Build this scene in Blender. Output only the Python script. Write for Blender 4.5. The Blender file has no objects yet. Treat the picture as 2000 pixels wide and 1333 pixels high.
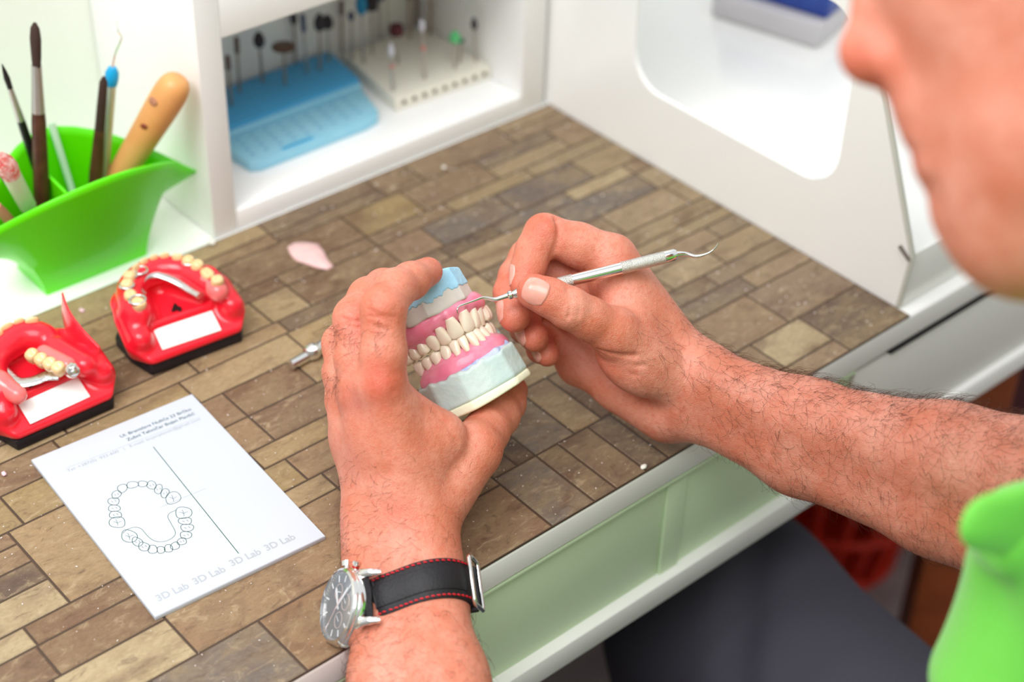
import bpy, bmesh, math, random
import numpy as np
from mathutils import Vector, Matrix
from mathutils.bvhtree import BVHTree
import openvdb

PI = math.pi
C = bpy.context.scene.collection
DESK = 0.75                       # height of the desk surface
CAMZ = DESK + 0.65

# ---------------------------------------------------------------- camera frame
F = 3311.0; CX = 1000.0; CY = 666.5
_v1 = np.array([4700., -2367., F]); _vz = np.array([-150., 4333., F])
_X = _v1/np.linalg.norm(_v1)
_D = _vz - _X*(_vz@_X); _D /= np.linalg.norm(_D)
_U = -_D
_Y = np.cross(_U, _X)
R = np.array([_X, _Y, _U])         # camera vector (right, down, forward) -> world
CAM = np.array([0., 0., CAMZ])

def ray(px, py):
    return R @ (np.array([px-CX, py-CY, F])/F)
def P(px, py, d):
    """point at distance d in front of the lens"""
    return CAM + ray(px, py)*d
def OZ(px, py, z=DESK):
    r = ray(px, py); return CAM + r*((z-CAMZ)/r[2])
def OY(px, py, y):
    r = ray(px, py); return CAM + r*(y/r[1])
def OX(px, py, x):
    r = ray(px, py); return CAM + r*(x/r[0])
def W(v):                          # camera direction -> world direction
    q = R @ np.array(v, float); return q/np.linalg.norm(q)

# ---------------------------------------------------------------- objects
def link(name, me, mat=None, parent=None, smooth=False):
    o = bpy.data.objects.new(name, me); C.objects.link(o)
    if mat is not None:
        for m in (mat if isinstance(mat, (list, tuple)) else [mat]):
            me.materials.append(m)
    if smooth:
        for p in me.polygons: p.use_smooth = True
    if parent is not None:
        o.parent = parent
        o.matrix_parent_inverse = parent.matrix_world.inverted() if False else Matrix.Identity(4)
    return o
def tag(o, label=None, cat=None, group=None, kind=None):
    if label: o['label'] = label
    if cat: o['category'] = cat
    if group: o['group'] = group
    if kind: o['kind'] = kind
    return o
def thing(name, label, cat, loc=(0, 0, 0), rz=0, group=None):
    o = bpy.data.objects.new(name, None); C.objects.link(o)
    o.empty_display_size = .01
    o.location = loc; o.rotation_euler = (0, 0, rz)
    tag(o, label, cat, group)
    return o
def frame_thing(name, label, cat, origin, ax, ay, az, group=None):
    o = thing(name, label, cat, group=group)
    m = Matrix(((ax[0], ay[0], az[0], origin[0]), (ax[1], ay[1], az[1], origin[1]),
                (ax[2], ay[2], az[2], origin[2]), (0, 0, 0, 1)))
    o.matrix_world = m
    return o
def bm_obj(name, bm, mat=None, parent=None, smooth=False, autosmooth=None):
    me = bpy.data.meshes.new(name)
    bmesh.ops.recalc_face_normals(bm, faces=bm.faces)
    bm.to_mesh(me); bm.free()
    o = link(name, me, mat, parent, smooth)
    if autosmooth is not None:
        for p in me.polygons: p.use_smooth = True
        for e in me.edges: pass
        sharp_by_angle(me, autosmooth)
    return o
def sharp_by_angle(me, deg):
    bm = bmesh.new(); bm.from_mesh(me)
    a = math.radians(deg)
    for e in bm.edges:
        if len(e.link_faces) == 2 and e.calc_face_angle(0) > a: e.smooth = False
    bm.to_mesh(me); bm.free()
def np_mesh(name, verts, faces, mat=None, parent=None, smooth=True):
    me = bpy.data.meshes.new(name)
    verts = np.asarray(verts, dtype=np.float32); faces = np.asarray(faces)
    me.vertices.add(len(verts)); me.vertices.foreach_set('co', verts.ravel())
    n = faces.shape[1]
    me.loops.add(len(faces)*n); me.loops.foreach_set('vertex_index', faces.ravel().astype(np.int32))
    me.polygons.add(len(faces))
    me.polygons.foreach_set('loop_start', np.arange(0, len(faces)*n, n, dtype=np.int32))
    me.update(calc_edges=True)
    if smooth: me.polygons.foreach_set('use_smooth', np.ones(len(faces), dtype=bool))
    return link(name, me, mat, parent)

# ---- bmesh shapes
def a_box(bm, lo, hi, bev=0, seg=2, M=None):
    lo = Vector(lo); hi = Vector(hi)
    r = bmesh.ops.create_cube(bm, size=1)
    vs = r['verts']
    s = hi-lo; c = (hi+lo)/2
    for v in vs: v.co = Vector((v.co.x*s.x+c.x, v.co.y*s.y+c.y, v.co.z*s.z+c.z))
    if bev > 0:
        es = list({e for v in vs for e in v.link_edges})
        rr = bmesh.ops.bevel(bm, geom=es, offset=bev, segments=seg, affect='EDGES', profile=.5)
        vs = list({v for f in rr['faces'] for v in f.verts} | {v for v in vs if v.is_valid})
    if M is not None: bmesh.ops.transform(bm, matrix=M, verts=[v for v in vs if v.is_valid])
    return vs
def box_obj(name, lo, hi, mat, parent=None, bev=.0005, seg=2):
    bm = bmesh.new(); a_box(bm, lo, hi, bev, seg)
    return bm_obj(name, bm, mat, parent, autosmooth=35)
def basis(t, up=(0, 0, 1)):
    t = Vector(t).normalized(); up = Vector(up)
    if abs(t.dot(up)) > .97: up = Vector((1, 0, 0))
    x = up.cross(t).normalized(); y = t.cross(x)
    return x, y
def a_tube(bm, pts, rads, n=12, cap=True, sx=1., sy=1., up=(0, 0, 1)):
    pts = [Vector(p) for p in pts]
    if not hasattr(rads, '__len__'): rads = [rads]*len(pts)
    rings = []
    t0 = (pts[1]-pts[0]).normalized(); x, y = basis(t0, up)
    for i, p in enumerate(pts):
        t = ((pts[min(i+1, len(pts)-1)]-pts[max(i-1, 0)])).normalized()
        x = (x - t*x.dot(t)).normalized(); y = t.cross(x)
        rings.append([bm.verts.new(p + (x*math.cos(2*PI*k/n)*sx + y*math.sin(2*PI*k/n)*sy)*rads[i]) for k in range(n)])
    for a, b in zip(rings, rings[1:]):
        for k in range(n): bm.faces.new((a[k], a[(k+1) % n], b[(k+1) % n], b[k]))
    if cap:
        bm.faces.new(rings[0][::-1]); bm.faces.new(rings[-1])
    return [v for r_ in rings for v in r_]
def tube_obj(name, pts, rads, mat, parent=None, n=12, **k):
    bm = bmesh.new(); a_tube(bm, pts, rads, n, **k)
    return bm_obj(name, bm, mat, parent, autosmooth=40)
def a_prism(bm, poly, z0, z1, bev=0, seg=2, M=None):
    """poly: xy list, extruded in z"""
    lo = [bm.verts.new((p[0], p[1], z0)) for p in poly]; hi = [bm.verts.new((p[0], p[1], z1)) for p in poly]
    n = len(poly); fs = [bm.faces.new(lo[::-1]), bm.faces.new(hi)]
    for k in range(n): fs.append(bm.faces.new((lo[k], lo[(k+1) % n], hi[(k+1) % n], hi[k])))
    vs = lo+hi
    if bev > 0:
        bmesh.ops.recalc_face_normals(bm, faces=fs)
        es = list({e for v in vs for e in v.link_edges})
        rr = bmesh.ops.bevel(bm, geom=es, offset=bev, segments=seg, affect='EDGES', profile=.5)
        vs = list({v for f in rr['faces'] for v in f.verts} | {v for v in vs if v.is_valid})
    if M is not None: bmesh.ops.transform(bm, matrix=M, verts=[v for v in vs if v.is_valid])
    return vs
def spline(pts, n=8):
    """Catmull-Rom through pts (lists of any dimension)"""
    p = [np.array(q, float) for q in pts]
    p = [2*p[0]-p[1]]+p+[2*p[-1]-p[-2]]
    out = []
    for i in range(1, len(p)-2):
        for k in range(n):
            t = k/n
            out.append(.5*((2*p[i])+(-p[i-1]+p[i+1])*t+(2*p[i-1]-5*p[i]+4*p[i+1]-p[i+2])*t*t+(-p[i-1]+3*p[i]-3*p[i+1]+p[i+2])*t**3))
    out.append(p[-2]); return out

# ---- signed distance modelling on a grid
class Field:
    def __init__(s, lo, hi, h):
        s.h = h; s.lo = np.array(lo, float); s.n = np.ceil((np.array(hi)-s.lo)/h).astype(int)+1
        s.a = np.full(s.n, .05, dtype=np.float32)
        s.ax = [(s.lo[i]+np.arange(s.n[i])*h).astype(np.float32) for i in range(3)]
    def region(s, lo, hi):
        i0 = np.clip(np.floor((np.array(lo)-s.lo)/s.h).astype(int), 0, s.n)
        i1 = np.clip(np.ceil((np.array(hi)-s.lo)/s.h).astype(int)+1, 0, s.n)
        if (i1 <= i0).any(): return None
        sl = tuple(slice(i0[k], i1[k]) for k in range(3))
        g = [s.ax[0][sl[0]][:, None, None], s.ax[1][sl[1]][None, :, None], s.ax[2][sl[2]][None, None, :]]
        return sl, g
    def _put(s, sl, d, k, sub=False):
        a = s.a[sl]
        if sub:
            d = -d
            h = np.clip(.5-.5*(d-a)/k, 0, 1); r = d*(1-h)+a*h + k*h*(1-h)
        else:
            h = np.clip(.5+.5*(a-d)/k, 0, 1); r = a*(1-h)+d*h - k*h*(1-h)
        s.a[sl] = r
    def cone(s, a, b, ra, rb, k=.004, sub=False, nrm=None, q=1.):
        a = np.array(a, float); b = np.array(b, float)
        m = max(ra, rb)*max(1, 1)+k+3*s.h
        rg = s.region(np.minimum(a, b)-m, np.maximum(a, b)+m)
        if rg is None: return
        sl, g = rg
        ab = b-a; L = max(ab@ab, 1e-12)
        v = [g[i]-a[i] for i in range(3)]
        t = np.clip((v[0]*ab[0]+v[1]*ab[1]+v[2]*ab[2])/L, 0, 1)
        w = [v[i]-t*ab[i] for i in range(3)]
        if nrm is not None:         # flattened across nrm by factor q (<1)
            c = (w[0]*nrm[0]+w[1]*nrm[1]+w[2]*nrm[2])*(1/q-1)
            w = [w[i]+c*nrm[i] for i in range(3)]
        d = np.sqrt(w[0]**2+w[1]**2+w[2]**2)-(ra+(rb-ra)*t)
        if nrm is not None: d = d*(.5+.5*q)
        s._put(sl, d.astype(np.float32), k, sub)
    def chain(s, pts, k=.004, **kw):
        for (a, ra), (b, rb) in zip(pts, pts[1:]): s.cone(a, b, ra, rb, k, **kw)
    def ell(s, c, axes, M=None, k=.004, sub=False):
        """M: rows are the unit axes"""
        c = np.array(c, float); axes = np.array(axes, float)
        m = axes.max()+k+3*s.h
        rg = s.region(c-m, c+m)
        if rg is None: return
        sl, g = rg
        v = [g[i]-c[i] for i in range(3)]
        if M is None: M = np.eye(3)
        u = [(v[0]*M[j][0]+v[1]*M[j][1]+v[2]*M[j][2]) for j in range(3)]
        q0 = np.sqrt(sum((u[j]/axes[j])**2 for j in range(3)))
        q1 = np.sqrt(sum((u[j]/axes[j]**2)**2 for j in range(3)))
        d = q0*(q0-1)/np.maximum(q1, 1e-6)
        s._put(sl, d.astype(np.float32), k, sub)
    def push(s, pts, w, amp):
        """raise (amp<0) or sink (amp>0) the surface along a polyline"""
        pts = [np.array(p, float) for p in pts]
        if len(pts) == 1: pts = pts*2
        m = 3*w
        lo = np.min(pts, 0)-m; hi = np.max(pts, 0)+m
        rg = s.region(lo, hi)
        if rg is None: return
        sl, g = rg
        dm = None
        for a, b in zip(pts, pts[1:]):
            ab = b-a; L = max(ab@ab, 1e-12); v = [g[i]-a[i] for i in range(3)]
            t = np.clip((v[0]*ab[0]+v[1]*ab[1]+v[2]*ab[2])/L, 0, 1)
            d = (v[0]-t*ab[0])**2+(v[1]-t*ab[1])**2+(v[2]-t*ab[2])**2
            dm = d if dm is None else np.minimum(dm, d)
        s.a[sl] += (amp*np.exp(-dm/(w*w))).astype(np.float32)
    def polys(s):
        g = openvdb.FloatGrid(background=.05); g.copyFromArray(s.a)
        pts, quads = g.convertToQuads(0.0)
        pts = pts*s.h + s.lo
        # orient outwards
        q = quads[::max(1, len(quads)//400)]
        a, b, c = pts[q[:, 0]], pts[q[:, 1]], pts[q[:, 2]]
        nrm = np.cross(b-a, c-a); nrm /= np.linalg.norm(nrm, axis=1)[:, None]+1e-12
        def val(p):
            i = np.clip(np.round((p-s.lo)/s.h).astype(int), 0, s.n-1); return s.a[i[:, 0], i[:, 1], i[:, 2]]
        m = (a+c)/2
        if (val(m+nrm*s.h*2)-val(m-nrm*s.h*2)).mean() < 0: quads = quads[:, ::-1]
        return pts, quads
    def obj(s, name, mat, parent=None):
        p, q = s.polys(); return np_mesh(name, p, q, mat, parent)

# ---------------------------------------------------------------- materials
def _in(b, *names):
    for n in names:
        if n in b.inputs: return b.inputs[n]
def mat(name, col, rough=.5, metal=0, spec=.5, coat=0, sss=0, sssr=(1, .3, .2), sscale=.003, trans=0, ior=1.45, alpha=1,
        noise=None, bump=None, sheen=0):
    """noise=(scale, amount 0..1, other colour); bump=(scale, strength, distance)"""
    m = bpy.data.materials.new(name); m.use_nodes = True
    nt = m.node_tree; b = nt.nodes['Principled BSDF']
    b.inputs['Base Color'].default_value = (*col, 1); b.inputs['Roughness'].default_value = rough
    b.inputs['Metallic'].default_value = metal; b.inputs['Specular IOR Level'].default_value = spec
    b.inputs['Coat Weight'].default_value = coat; b.inputs['IOR'].default_value = ior
    b.inputs['Transmission Weight'].default_value = trans; b.inputs['Alpha'].default_value = alpha
    b.inputs['Sheen Weight'].default_value = sheen
    if sss:
        b.inputs['Subsurface Weight'].default_value = sss
        b.inputs['Subsurface Radius'].default_value = sssr; b.inputs['Subsurface Scale'].default_value = sscale
    if noise or bump:
        tc = nt.nodes.new('ShaderNodeTexCoord')
    if noise:
        n = nt.nodes.new('ShaderNodeTexNoise'); n.inputs['Scale'].default_value = noise[0]; n.inputs['Detail'].default_value = 5
        nt.links.new(tc.outputs['Object'], n.inputs['Vector'])
        rp = nt.nodes.new('ShaderNodeMapRange'); rp.inputs[1].default_value = .4; rp.inputs[2].default_value = .65
        rp.inputs[4].default_value = noise[1]
        nt.links.new(n.outputs['Fac'], rp.inputs[0])
        mx = nt.nodes.new('ShaderNodeMix'); mx.data_type = 'RGBA'
        mx.inputs[6].default_value = (*col, 1); mx.inputs[7].default_value = (*noise[2], 1)
        nt.links.new(rp.outputs[0], mx.inputs[0]); nt.links.new(mx.outputs[2], b.inputs['Base Color'])
    if bump:
        n = nt.nodes.new('ShaderNodeTexNoise'); n.inputs['Scale'].default_value = bump[0]; n.inputs['Detail'].default_value = 4
        nt.links.new(tc.outputs['Object'], n.inputs['Vector'])
        bp = nt.nodes.new('ShaderNodeBump'); bp.inputs['Strength'].default_value = bump[1]; bp.inputs['Distance'].default_value = bump[2]
        nt.links.new(n.outputs['Fac'], bp.inputs['Height']); nt.links.new(bp.outputs[0], b.inputs['Normal'])
    return m
def srgb(r, g, b):
    f = lambda c: (c/255/12.92 if c/255 <= .04045 else ((c/255+.055)/1.055)**2.4)
    return (f(r), f(g), f(b))
# ================================================================ PERSON
def skin_material():
    m = bpy.data.materials.new('skin'); m.use_nodes = True
    nt = m.node_tree; N = nt.nodes; L = nt.links; b = N['Principled BSDF']
    tc = N.new('ShaderNodeTexCoord')
    at = N.new('ShaderNodeAttribute'); at.attribute_name = 'red'
    def noise(scale, det=5, rough=.6):
        n = N.new('ShaderNodeTexNoise'); n.inputs['Scale'].default_value = scale; n.inputs['Detail'].default_value = det
        n.inputs['Roughness'].default_value = rough
        L.new(tc.outputs['Object'], n.inputs['Vector']); return n
    def mix(fac, a, c):
        x = N.new('ShaderNodeMix'); x.data_type = 'RGBA'
        if isinstance(fac, float): x.inputs[0].default_value = fac
        else: L.new(fac, x.inputs[0])
        for i, v in ((6, a), (7, c)):
            if isinstance(v, tuple): x.inputs[i].default_value = (*v, 1)
            else: L.new(v, x.inputs[i])
        return x.outputs[2]
    def rng(o, a, c, d0=0., d1=1.):
        x = N.new('ShaderNodeMapRange'); x.inputs[1].default_value = a; x.inputs[2].default_value = c
        x.inputs[3].default_value = d0; x.inputs[4].default_value = d1; L.new(o, x.inputs[0]); return x.outputs[0]
    base = srgb(212, 126, 98); pale = srgb(234, 166, 144); red = srgb(206, 80, 58); brown = srgb(184, 94, 56)
    c1 = mix(rng(noise(38).outputs[0], .38, .65, 0, .6), base, pale)
    c2 = mix(rng(noise(85, 6).outputs[0], .5, .75, 0, .45), c1, brown)
    c3 = mix(rng(noise(420, 4).outputs[0], .50, .72, 0, .38), c2, red)
    c4 = mix(at.outputs['Fac'], c3, red)
    L.new(c4, b.inputs['Base Color'])
    b.inputs['Roughness'].default_value = .46; b.inputs['Specular IOR Level'].default_value = .5
    b.inputs['Subsurface Weight'].default_value = .18
    b.inputs['Subsurface Radius'].default_value = (1, .28, .16); b.inputs['Subsurface Scale'].default_value = .006
    v = N.new('ShaderNodeTexVoronoi'); v.feature = 'DISTANCE_TO_EDGE'; v.inputs['Scale'].default_value = 900
    L.new(tc.outputs['Object'], v.inputs['Vector'])
    n2 = noise(260, 5, .65)
    ad = N.new('ShaderNodeMath'); ad.operation = 'MULTIPLY_ADD'; ad.inputs[1].default_value = .5
    L.new(v.outputs['Distance'], ad.inputs[0]); L.new(n2.outputs[0], ad.inputs[2])
    bp = N.new('ShaderNodeBump'); bp.inputs['Strength'].default_value = .6; bp.inputs['Distance'].default_value = .0010
    L.new(ad.outputs[0], bp.inputs['Height']); L.new(bp.outputs[0], b.inputs['Normal'])
    return m
SKIN = skin_material()
NAIL = mat('fingernail', srgb(226, 154, 136), .28, coat=.3, sss=.1, noise=(150, .5, srgb(236, 178, 164)))
HAIR = mat('body_hair', srgb(86, 48, 28), .5)

def pj(t): return (P(t[0], t[1], t[2]), t[3]/1000.)
def J(*ts): return [pj(t) for t in ts]

def bounds(pts, m=.03):
    a = np.array([p for p, r in pts]); return a.min(0)-m, a.max(0)+m

# ---------------- left hand (px, py, distance, radius mm)
LW = dict(
    index=J((745, 752, .872, 12.8), (749, 690, .868, 11.6), (749, 603, .868, 11.4), (772, 565, .880, 10.3), (802, 549, .893, 9.6), (836, 531, .910, 7.9)),
    middle=J((708, 768, .888, 12.8), (697, 700, .885, 11.5), (694, 622, .888, 11.2), (718, 580, .905, 10), (748, 560, .922, 9.3), (800, 548, .940, 8)),
    ring=J((688, 802, .906, 12.2), (675, 735, .905, 11), (669, 672, .910, 10.6), (700, 628, .935, 9.5), (725, 605, .950, 8.8), (770, 585, .965, 7.6)),
    pinky=J((690, 842, .926, 11.6), (672, 785, .930, 9.8), (664, 727, .938, 9.4), (690, 690, .958, 8.3), (712, 668, .970, 7.8), (748, 650, .978, 7)),
    thumb=J((838, 1005, .893, 17.5), (925, 880, .910, 15), (950, 843, .927, 12.4), (973, 812, .945, 11.8), (988, 788, .961, 11), (997, 764, .974, 10)))
WRL = J((748, 1085, .888, 19), (822, 1082, .885, 18.5))
FAL = J((756, 1160, .880, 19.2), (832, 1160, .874, 19.2))
FAM = J((773, 1333, .850, 22), (862, 1333, .842, 22))
def ext(a, b, L):
    a = np.array(a); b = np.array(b); u = b-a; return b+u/np.linalg.norm(u)*L
eL1 = ext(FAL[0][0], FAM[0][0], .15); eL2 = ext(FAL[1][0], FAM[1][0], .15)
ELBL = (eL1+eL2)/2
lo, hi = bounds(LW['index']+LW['pinky']+LW['thumb']+WRL+FAM+[(ELBL, 0)], .055)
HL = Field(lo, hi, .0009)
# forearm first
HL.chain([WRL[0], FAL[0], FAM[0], (eL1, .034)], k=.012)
HL.chain([WRL[1], FAL[1], FAM[1], (eL2, .034)], k=.012)
# palm rays
for nm, wj in (('index', pj((815, 1010, .890, 17))), ('middle', pj((790, 1010, .890, 17))), ('ring', pj((760, 1015, .893, 16.5))), ('pinky', pj((738, 1020, .897, 16.5)))):
    HL.cone(wj[0], LW[nm][0][0], wj[1], LW[nm][0][1]*1.0, k=.010)
HL.cone(WRL[0][0], pj((738, 1020, .897, 16))[0], .0185, .0165, k=.012)
HL.cone(WRL[1][0], pj((825, 1010, .890, 16))[0], .0185, .017, k=.012)
# dorsal and first web muscle
HL.cone(P(790, 960, .892), P(860, 870, .898), .016, .0145, k=.012)
HL.cone(P(752, 775, .883), P(850, 850, .896), .0118, .0135, k=.010)
HL.cone(P(745, 850, .890), P(810, 880, .893), .0155, .0155, k=.012)
HL.cone(P(700, 850, .912), P(760, 900, .900), .014, .015, k=.012)
for nm in ('pinky', 'ring', 'middle', 'index', 'thumb'):
    ch = LW[nm]; HL.chain(ch, k=.0038)
# webs between the fingers
for a, b in (('index', 'middle'), ('middle', 'ring'), ('ring', 'pinky')):
    HL.cone(LW[a][0][0]*.62+LW[a][1][0]*.38, LW[b][0][0]*.62+LW[b][1][0]*.38, .0082, .0082, k=.006)
# tendons and knuckles
HL.push([P(748, 760, .858), P(765, 860, .872), P(785, 960, .874)], .0045, -.0007)
HL.push([P(705, 775, .874), P(735, 880, .876), P(765, 970, .876)], .0045, -.0006)
HL.push([P(744, 748, .859)], .010, -.0022)
HL.push([P(700, 765, .875)], .008, -.0015)
for (x, y, d) in ((745, 604, .857), (680, 625, .876)): HL.push([P(x, y, d)], .008, -.0012)
for i, (x0, y0, x1, y1, d) in enumerate([(722, 590, 770, 606, .858), (720, 604, 772, 620, .857), (722, 618, 768, 632, .857), (724, 632, 764, 643, .857),
                            (668, 603, 700, 612, .877), (664, 620, 700, 628, .876), (662, 636, 698, 642, .876),
                            (722, 735, 768, 733, .860), (722, 762, 766, 764, .860)]):
    HL.push(spline([P(x0, y0, d), P((x0+x1)/2, (y0+y1)/2+(3 if i % 2 else -3), d-.001), P(x1, y1, d)], 3), .0012, .0008)
for (pts) in ([(846, 780), (880, 812), (905, 850)], [(838, 800), (872, 830), (895, 870)]):
    HL.push([P(x, y, .884) for x, y in pts], .0018, .0005)
HL.push([P(985, 830, .912), P(1003, 800, .912)], .0012, .0006)

# ---------------- right hand
RW = dict(
    index=J((1196, 506, .953, 13.6), (1130, 479, .951, 12.2), (1063, 458, .948, 11.2), (1042, 490, .945, 9.8), (1032, 522, .942, 9.3), (1024, 556, .938, 8.0)),
    middle=J((1182, 572, .972, 13.4), (1100, 540, .972, 12), (1032, 505, .967, 10.8), (1008, 540, .960, 9.6), (997, 572, .955, 9.3), (1005, 618, .943, 9.0)),
    ring=J((1165, 645, .990, 13), (1095, 600, .990, 11.4), (1040, 580, .985, 10.4), (1026, 615, .975, 9.2), (1026, 640, .966, 8.8), (1044, 660, .954, 8.2)),
    pinky=J((1130, 712, .998, 12.4), (1092, 665, .998, 10.2), (1062, 640, .994, 9), (1052, 665, .985, 8.2), (1056, 682, .975, 7.8), (1069, 692, .964, 7.2)),
    thumb=J((1320, 742, .955, 17), (1200, 650, .931, 13.6), (1150, 622, .922, 11.4), (1112, 602, .916, 11.2), (1075, 582, .914, 10.2), (1044, 570, .913, 9.7)))
WRR = J((1368, 738, .953, 17.6), (1352, 792, .963, 17.2))
FMR = J((1580, 822, .930, 21), (1560, 888, .942, 21))
FER = J((1852, 893, .885, 27), (1832, 984, .898, 26.5))
eR1 = ext(FMR[0][0], FER[0][0], .085); eR2 = ext(FMR[1][0], FER[1][0], .085)
ELBR = (eR1+eR2)/2
lo, hi = bounds(RW['index']+RW['pinky']+RW['thumb']+WRR+FER+[(ELBR, 0)], .055)
HR = Field(lo, hi, .0009)
HR.chain([WRR[0], FMR[0], FER[0], (eR1, .036)], k=.012)
HR.chain([WRR[1], FMR[1], FER[1], (eR2, .036)], k=.012)
for nm, wj in (('index', pj((1345, 715, .958, 15.5))), ('middle', pj((1340, 735, .965, 15.5))), ('ring', pj((1330, 765, .970, 15.5))), ('pinky', pj((1315, 795, .973, 16.5)))):
    HR.cone(wj[0], RW[nm][0][0], wj[1], RW[nm][0][1], k=.010)
HR.cone(WRR[0][0], P(1340, 722, .958), .0175, .0155, k=.012)
HR.cone(WRR[1][0], P(1315, 795, .973), .0172, .0165, k=.012)
# thenar and hypothenar cushions
HR.ell(P(1244, 702, .944), (.0265, .0188, .0165), np.array([W((.78, .60, .15)), W((.6, -.78, 0)), W((-.1, -.1, 1))]), k=.008)
HR.cone(P(1215, 755, .985), P(1300, 800, .975), .0150, .0168, k=.009)
HR.cone(P(1200, 560, .952), P(1230, 630, .946), .0120, .0140, k=.012)   # first web
for nm in ('pinky', 'ring', 'middle', 'index', 'thumb'):
    HR.chain(RW[nm], k=.0036)
for a, b in (('index', 'middle'), ('middle', 'ring'), ('ring', 'pinky')):
    HR.cone(RW[a][0][0]*.62+RW[a][1][0]*.38, RW[b][0][0]*.62+RW[b][1][0]*.38, .0078, .0078, k=.005)
# creases: thumb joint, thenar folds, finger bends
for pts, w, am in (([(1108, 566, .907), (1118, 590, .903), (1112, 615, .905), (1104, 628, .910)], .0010, .0007),
                   ([(1122, 570, .907), (1133, 592, .904), (1128, 618, .907), (1118, 632, .913)], .0010, .0007),
                   ([(1116, 568, .907), (1126, 590, .903), (1121, 617, .906)], .0008, .0005),
                   ([(1172, 680, .925), (1200, 692, .923), (1240, 694, .925)], .0014, .0009),
                   ([(1168, 688, .928), (1195, 706, .925), (1228, 716, .925), (1262, 712, .929)], .0011, .0006),
                   ([(1190, 720, .930), (1225, 732, .928), (1256, 732, .932)], .0010, .0004),
                   ([(1186, 738, .935), (1222, 752, .932)], .0010, .0003),
                   ([(1085, 432, .942), (1092, 460, .938), (1080, 505, .940)], .0016, .0014),
                   ([(1300, 700, .943), (1312, 735, .942)], .0016, .0004),
                   ([(1332, 690, .938), (1340, 740, .936)], .0018, .0004)):
    HR.push(spline([P(*p) for p in pts], 3), w*1.25, am*1.5)
HR.push([P(1063, 446, .937)], .007, -.0008)
HR.push([P(1345, 690, .940), P(1450, 740, .932)], .0045, -.0007)

# ---------------- head and trunk
hf = W((-.955, .215, .20)); hd = W((.215, .965, .02))
hd = hd-hf*(hd@hf); hd /= np.linalg.norm(hd); hs = np.cross(hf, hd)   # hs points to the far or the near side
if hs@(-ray(1900, 300)) < 0: hs = -hs       # towards the lens: the person's left
H0 = P(1776, 178, .60)                      # base of the nose
def hp(f, d, s=0): return H0 + (hf*f + hd*d + hs*s)/1000.
lo = np.min([hp(*q) for q in ((-240, -190, -110), (60, -190, 110), (-240, 130, -110), (60, 130, 110), (60, 130, -110), (-240, -190, 110), (60, -190, -110), (-240, 130, 110))], 0)
hi = np.max([hp(*q) for q in ((-240, -190, -110), (60, -190, 110), (-240, 130, -110), (60, 130, 110), (60, 130, -110), (-240, -190, 110), (60, -190, -110), (-240, 130, 110))], 0)
HH = Field(lo, hi, .0018)
M3 = np.array([hf, hd, hs])
HH.ell(hp(-98, -72), (.098, .088, .076), M3, k=.01)               # skull
HH.ell(hp(-46, -40), (.052, .075, .062), M3, k=.02)               # face
HH.ell(hp(-42, 26), (.046, .056, .048), M3, k=.02)                # jaw block
HH.ell(hp(-28, 51), (.0240, .0245, .024), M3, k=.016)              # chin
for s in (-1, 1):
    HH.cone(hp(-27, 60, 8*s), hp(-84, 40, 43*s), .014, .015, k=.016)      # jaw line
    HH.cone(hp(-84, 40, 43*s), hp(-100, -15, 56*s), .014, .012, k=.014)
    HH.ell(hp(-40, -22, 34*s), (.028, .024, .020), M3, k=.016)    # cheek bone
    HH.ell(hp(-50, 14, 34*s), (.032, .034, .018), M3, k=.016)     # cheek flesh
HH.chain([(hp(-8, -56), .008), (hp(1, -34), .0085), (hp(9, -18), .0105)], k=.010)   # nose
HH.ell(hp(9.5, -16.5), (.0108, .0100, .0105), M3, k=.006)
HH.cone(hp(9, -14), hp(-4, -2), .0075, .006, k=.006)
for s in (-1, 1):
    HH.ell(hp(-1, -10, 11.0*s), (.0105, .0085, .0065), M3, k=.005)
    HH.ell(hp(3, -5.5, 6.5*s), (.0050, .0040, .0030), M3, k=.003, sub=True)
    HH.push([hp(-6, -20, 18*s), hp(-12, -10, 20*s), hp(-16, 8, 25*s)], .005, .0024)
HH.cone(hp(-4, 6, -10), hp(-4, 6, 10), .0085, .0085, k=.012)      # upper lip skin
HH.cone(hp(-3, 17, -13), hp(-3, 17, 13), .0065, .0065, k=.005)
HH.cone(hp(-4.5, 27, -12), hp(-4.5, 27, 12), .0068, .0068, k=.005)
HH.push([hp(6, 21.5, -18), hp(7, 21.5, 0), hp(6, 21.5, 18)], .0022, .0028)
HH.push([hp(-1, 37, -14), hp(0, 38, 0), hp(-1, 37, 14)], .006, .0018)
for s in (-1, 1):
    HH.ell(hp(-14, -46, 30*s), (.012, .013, .015), M3, k=.008, sub=True)
    HH.ell(hp(-22, -46, 30*s), (.0125, .0125, .0125), M3, k=.003)
    HH.cone(hp(-5, -62, 12*s), hp(-18, -64, 46*s), .008, .006, k=.010)
    HH.ell(hp(-100, -32, 74*s), (.017, .031, .006), M3, k=.004)
    HH.ell(hp(-98, -34, 79*s), (.009, .020, .004), M3, k=.003, sub=True)

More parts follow.
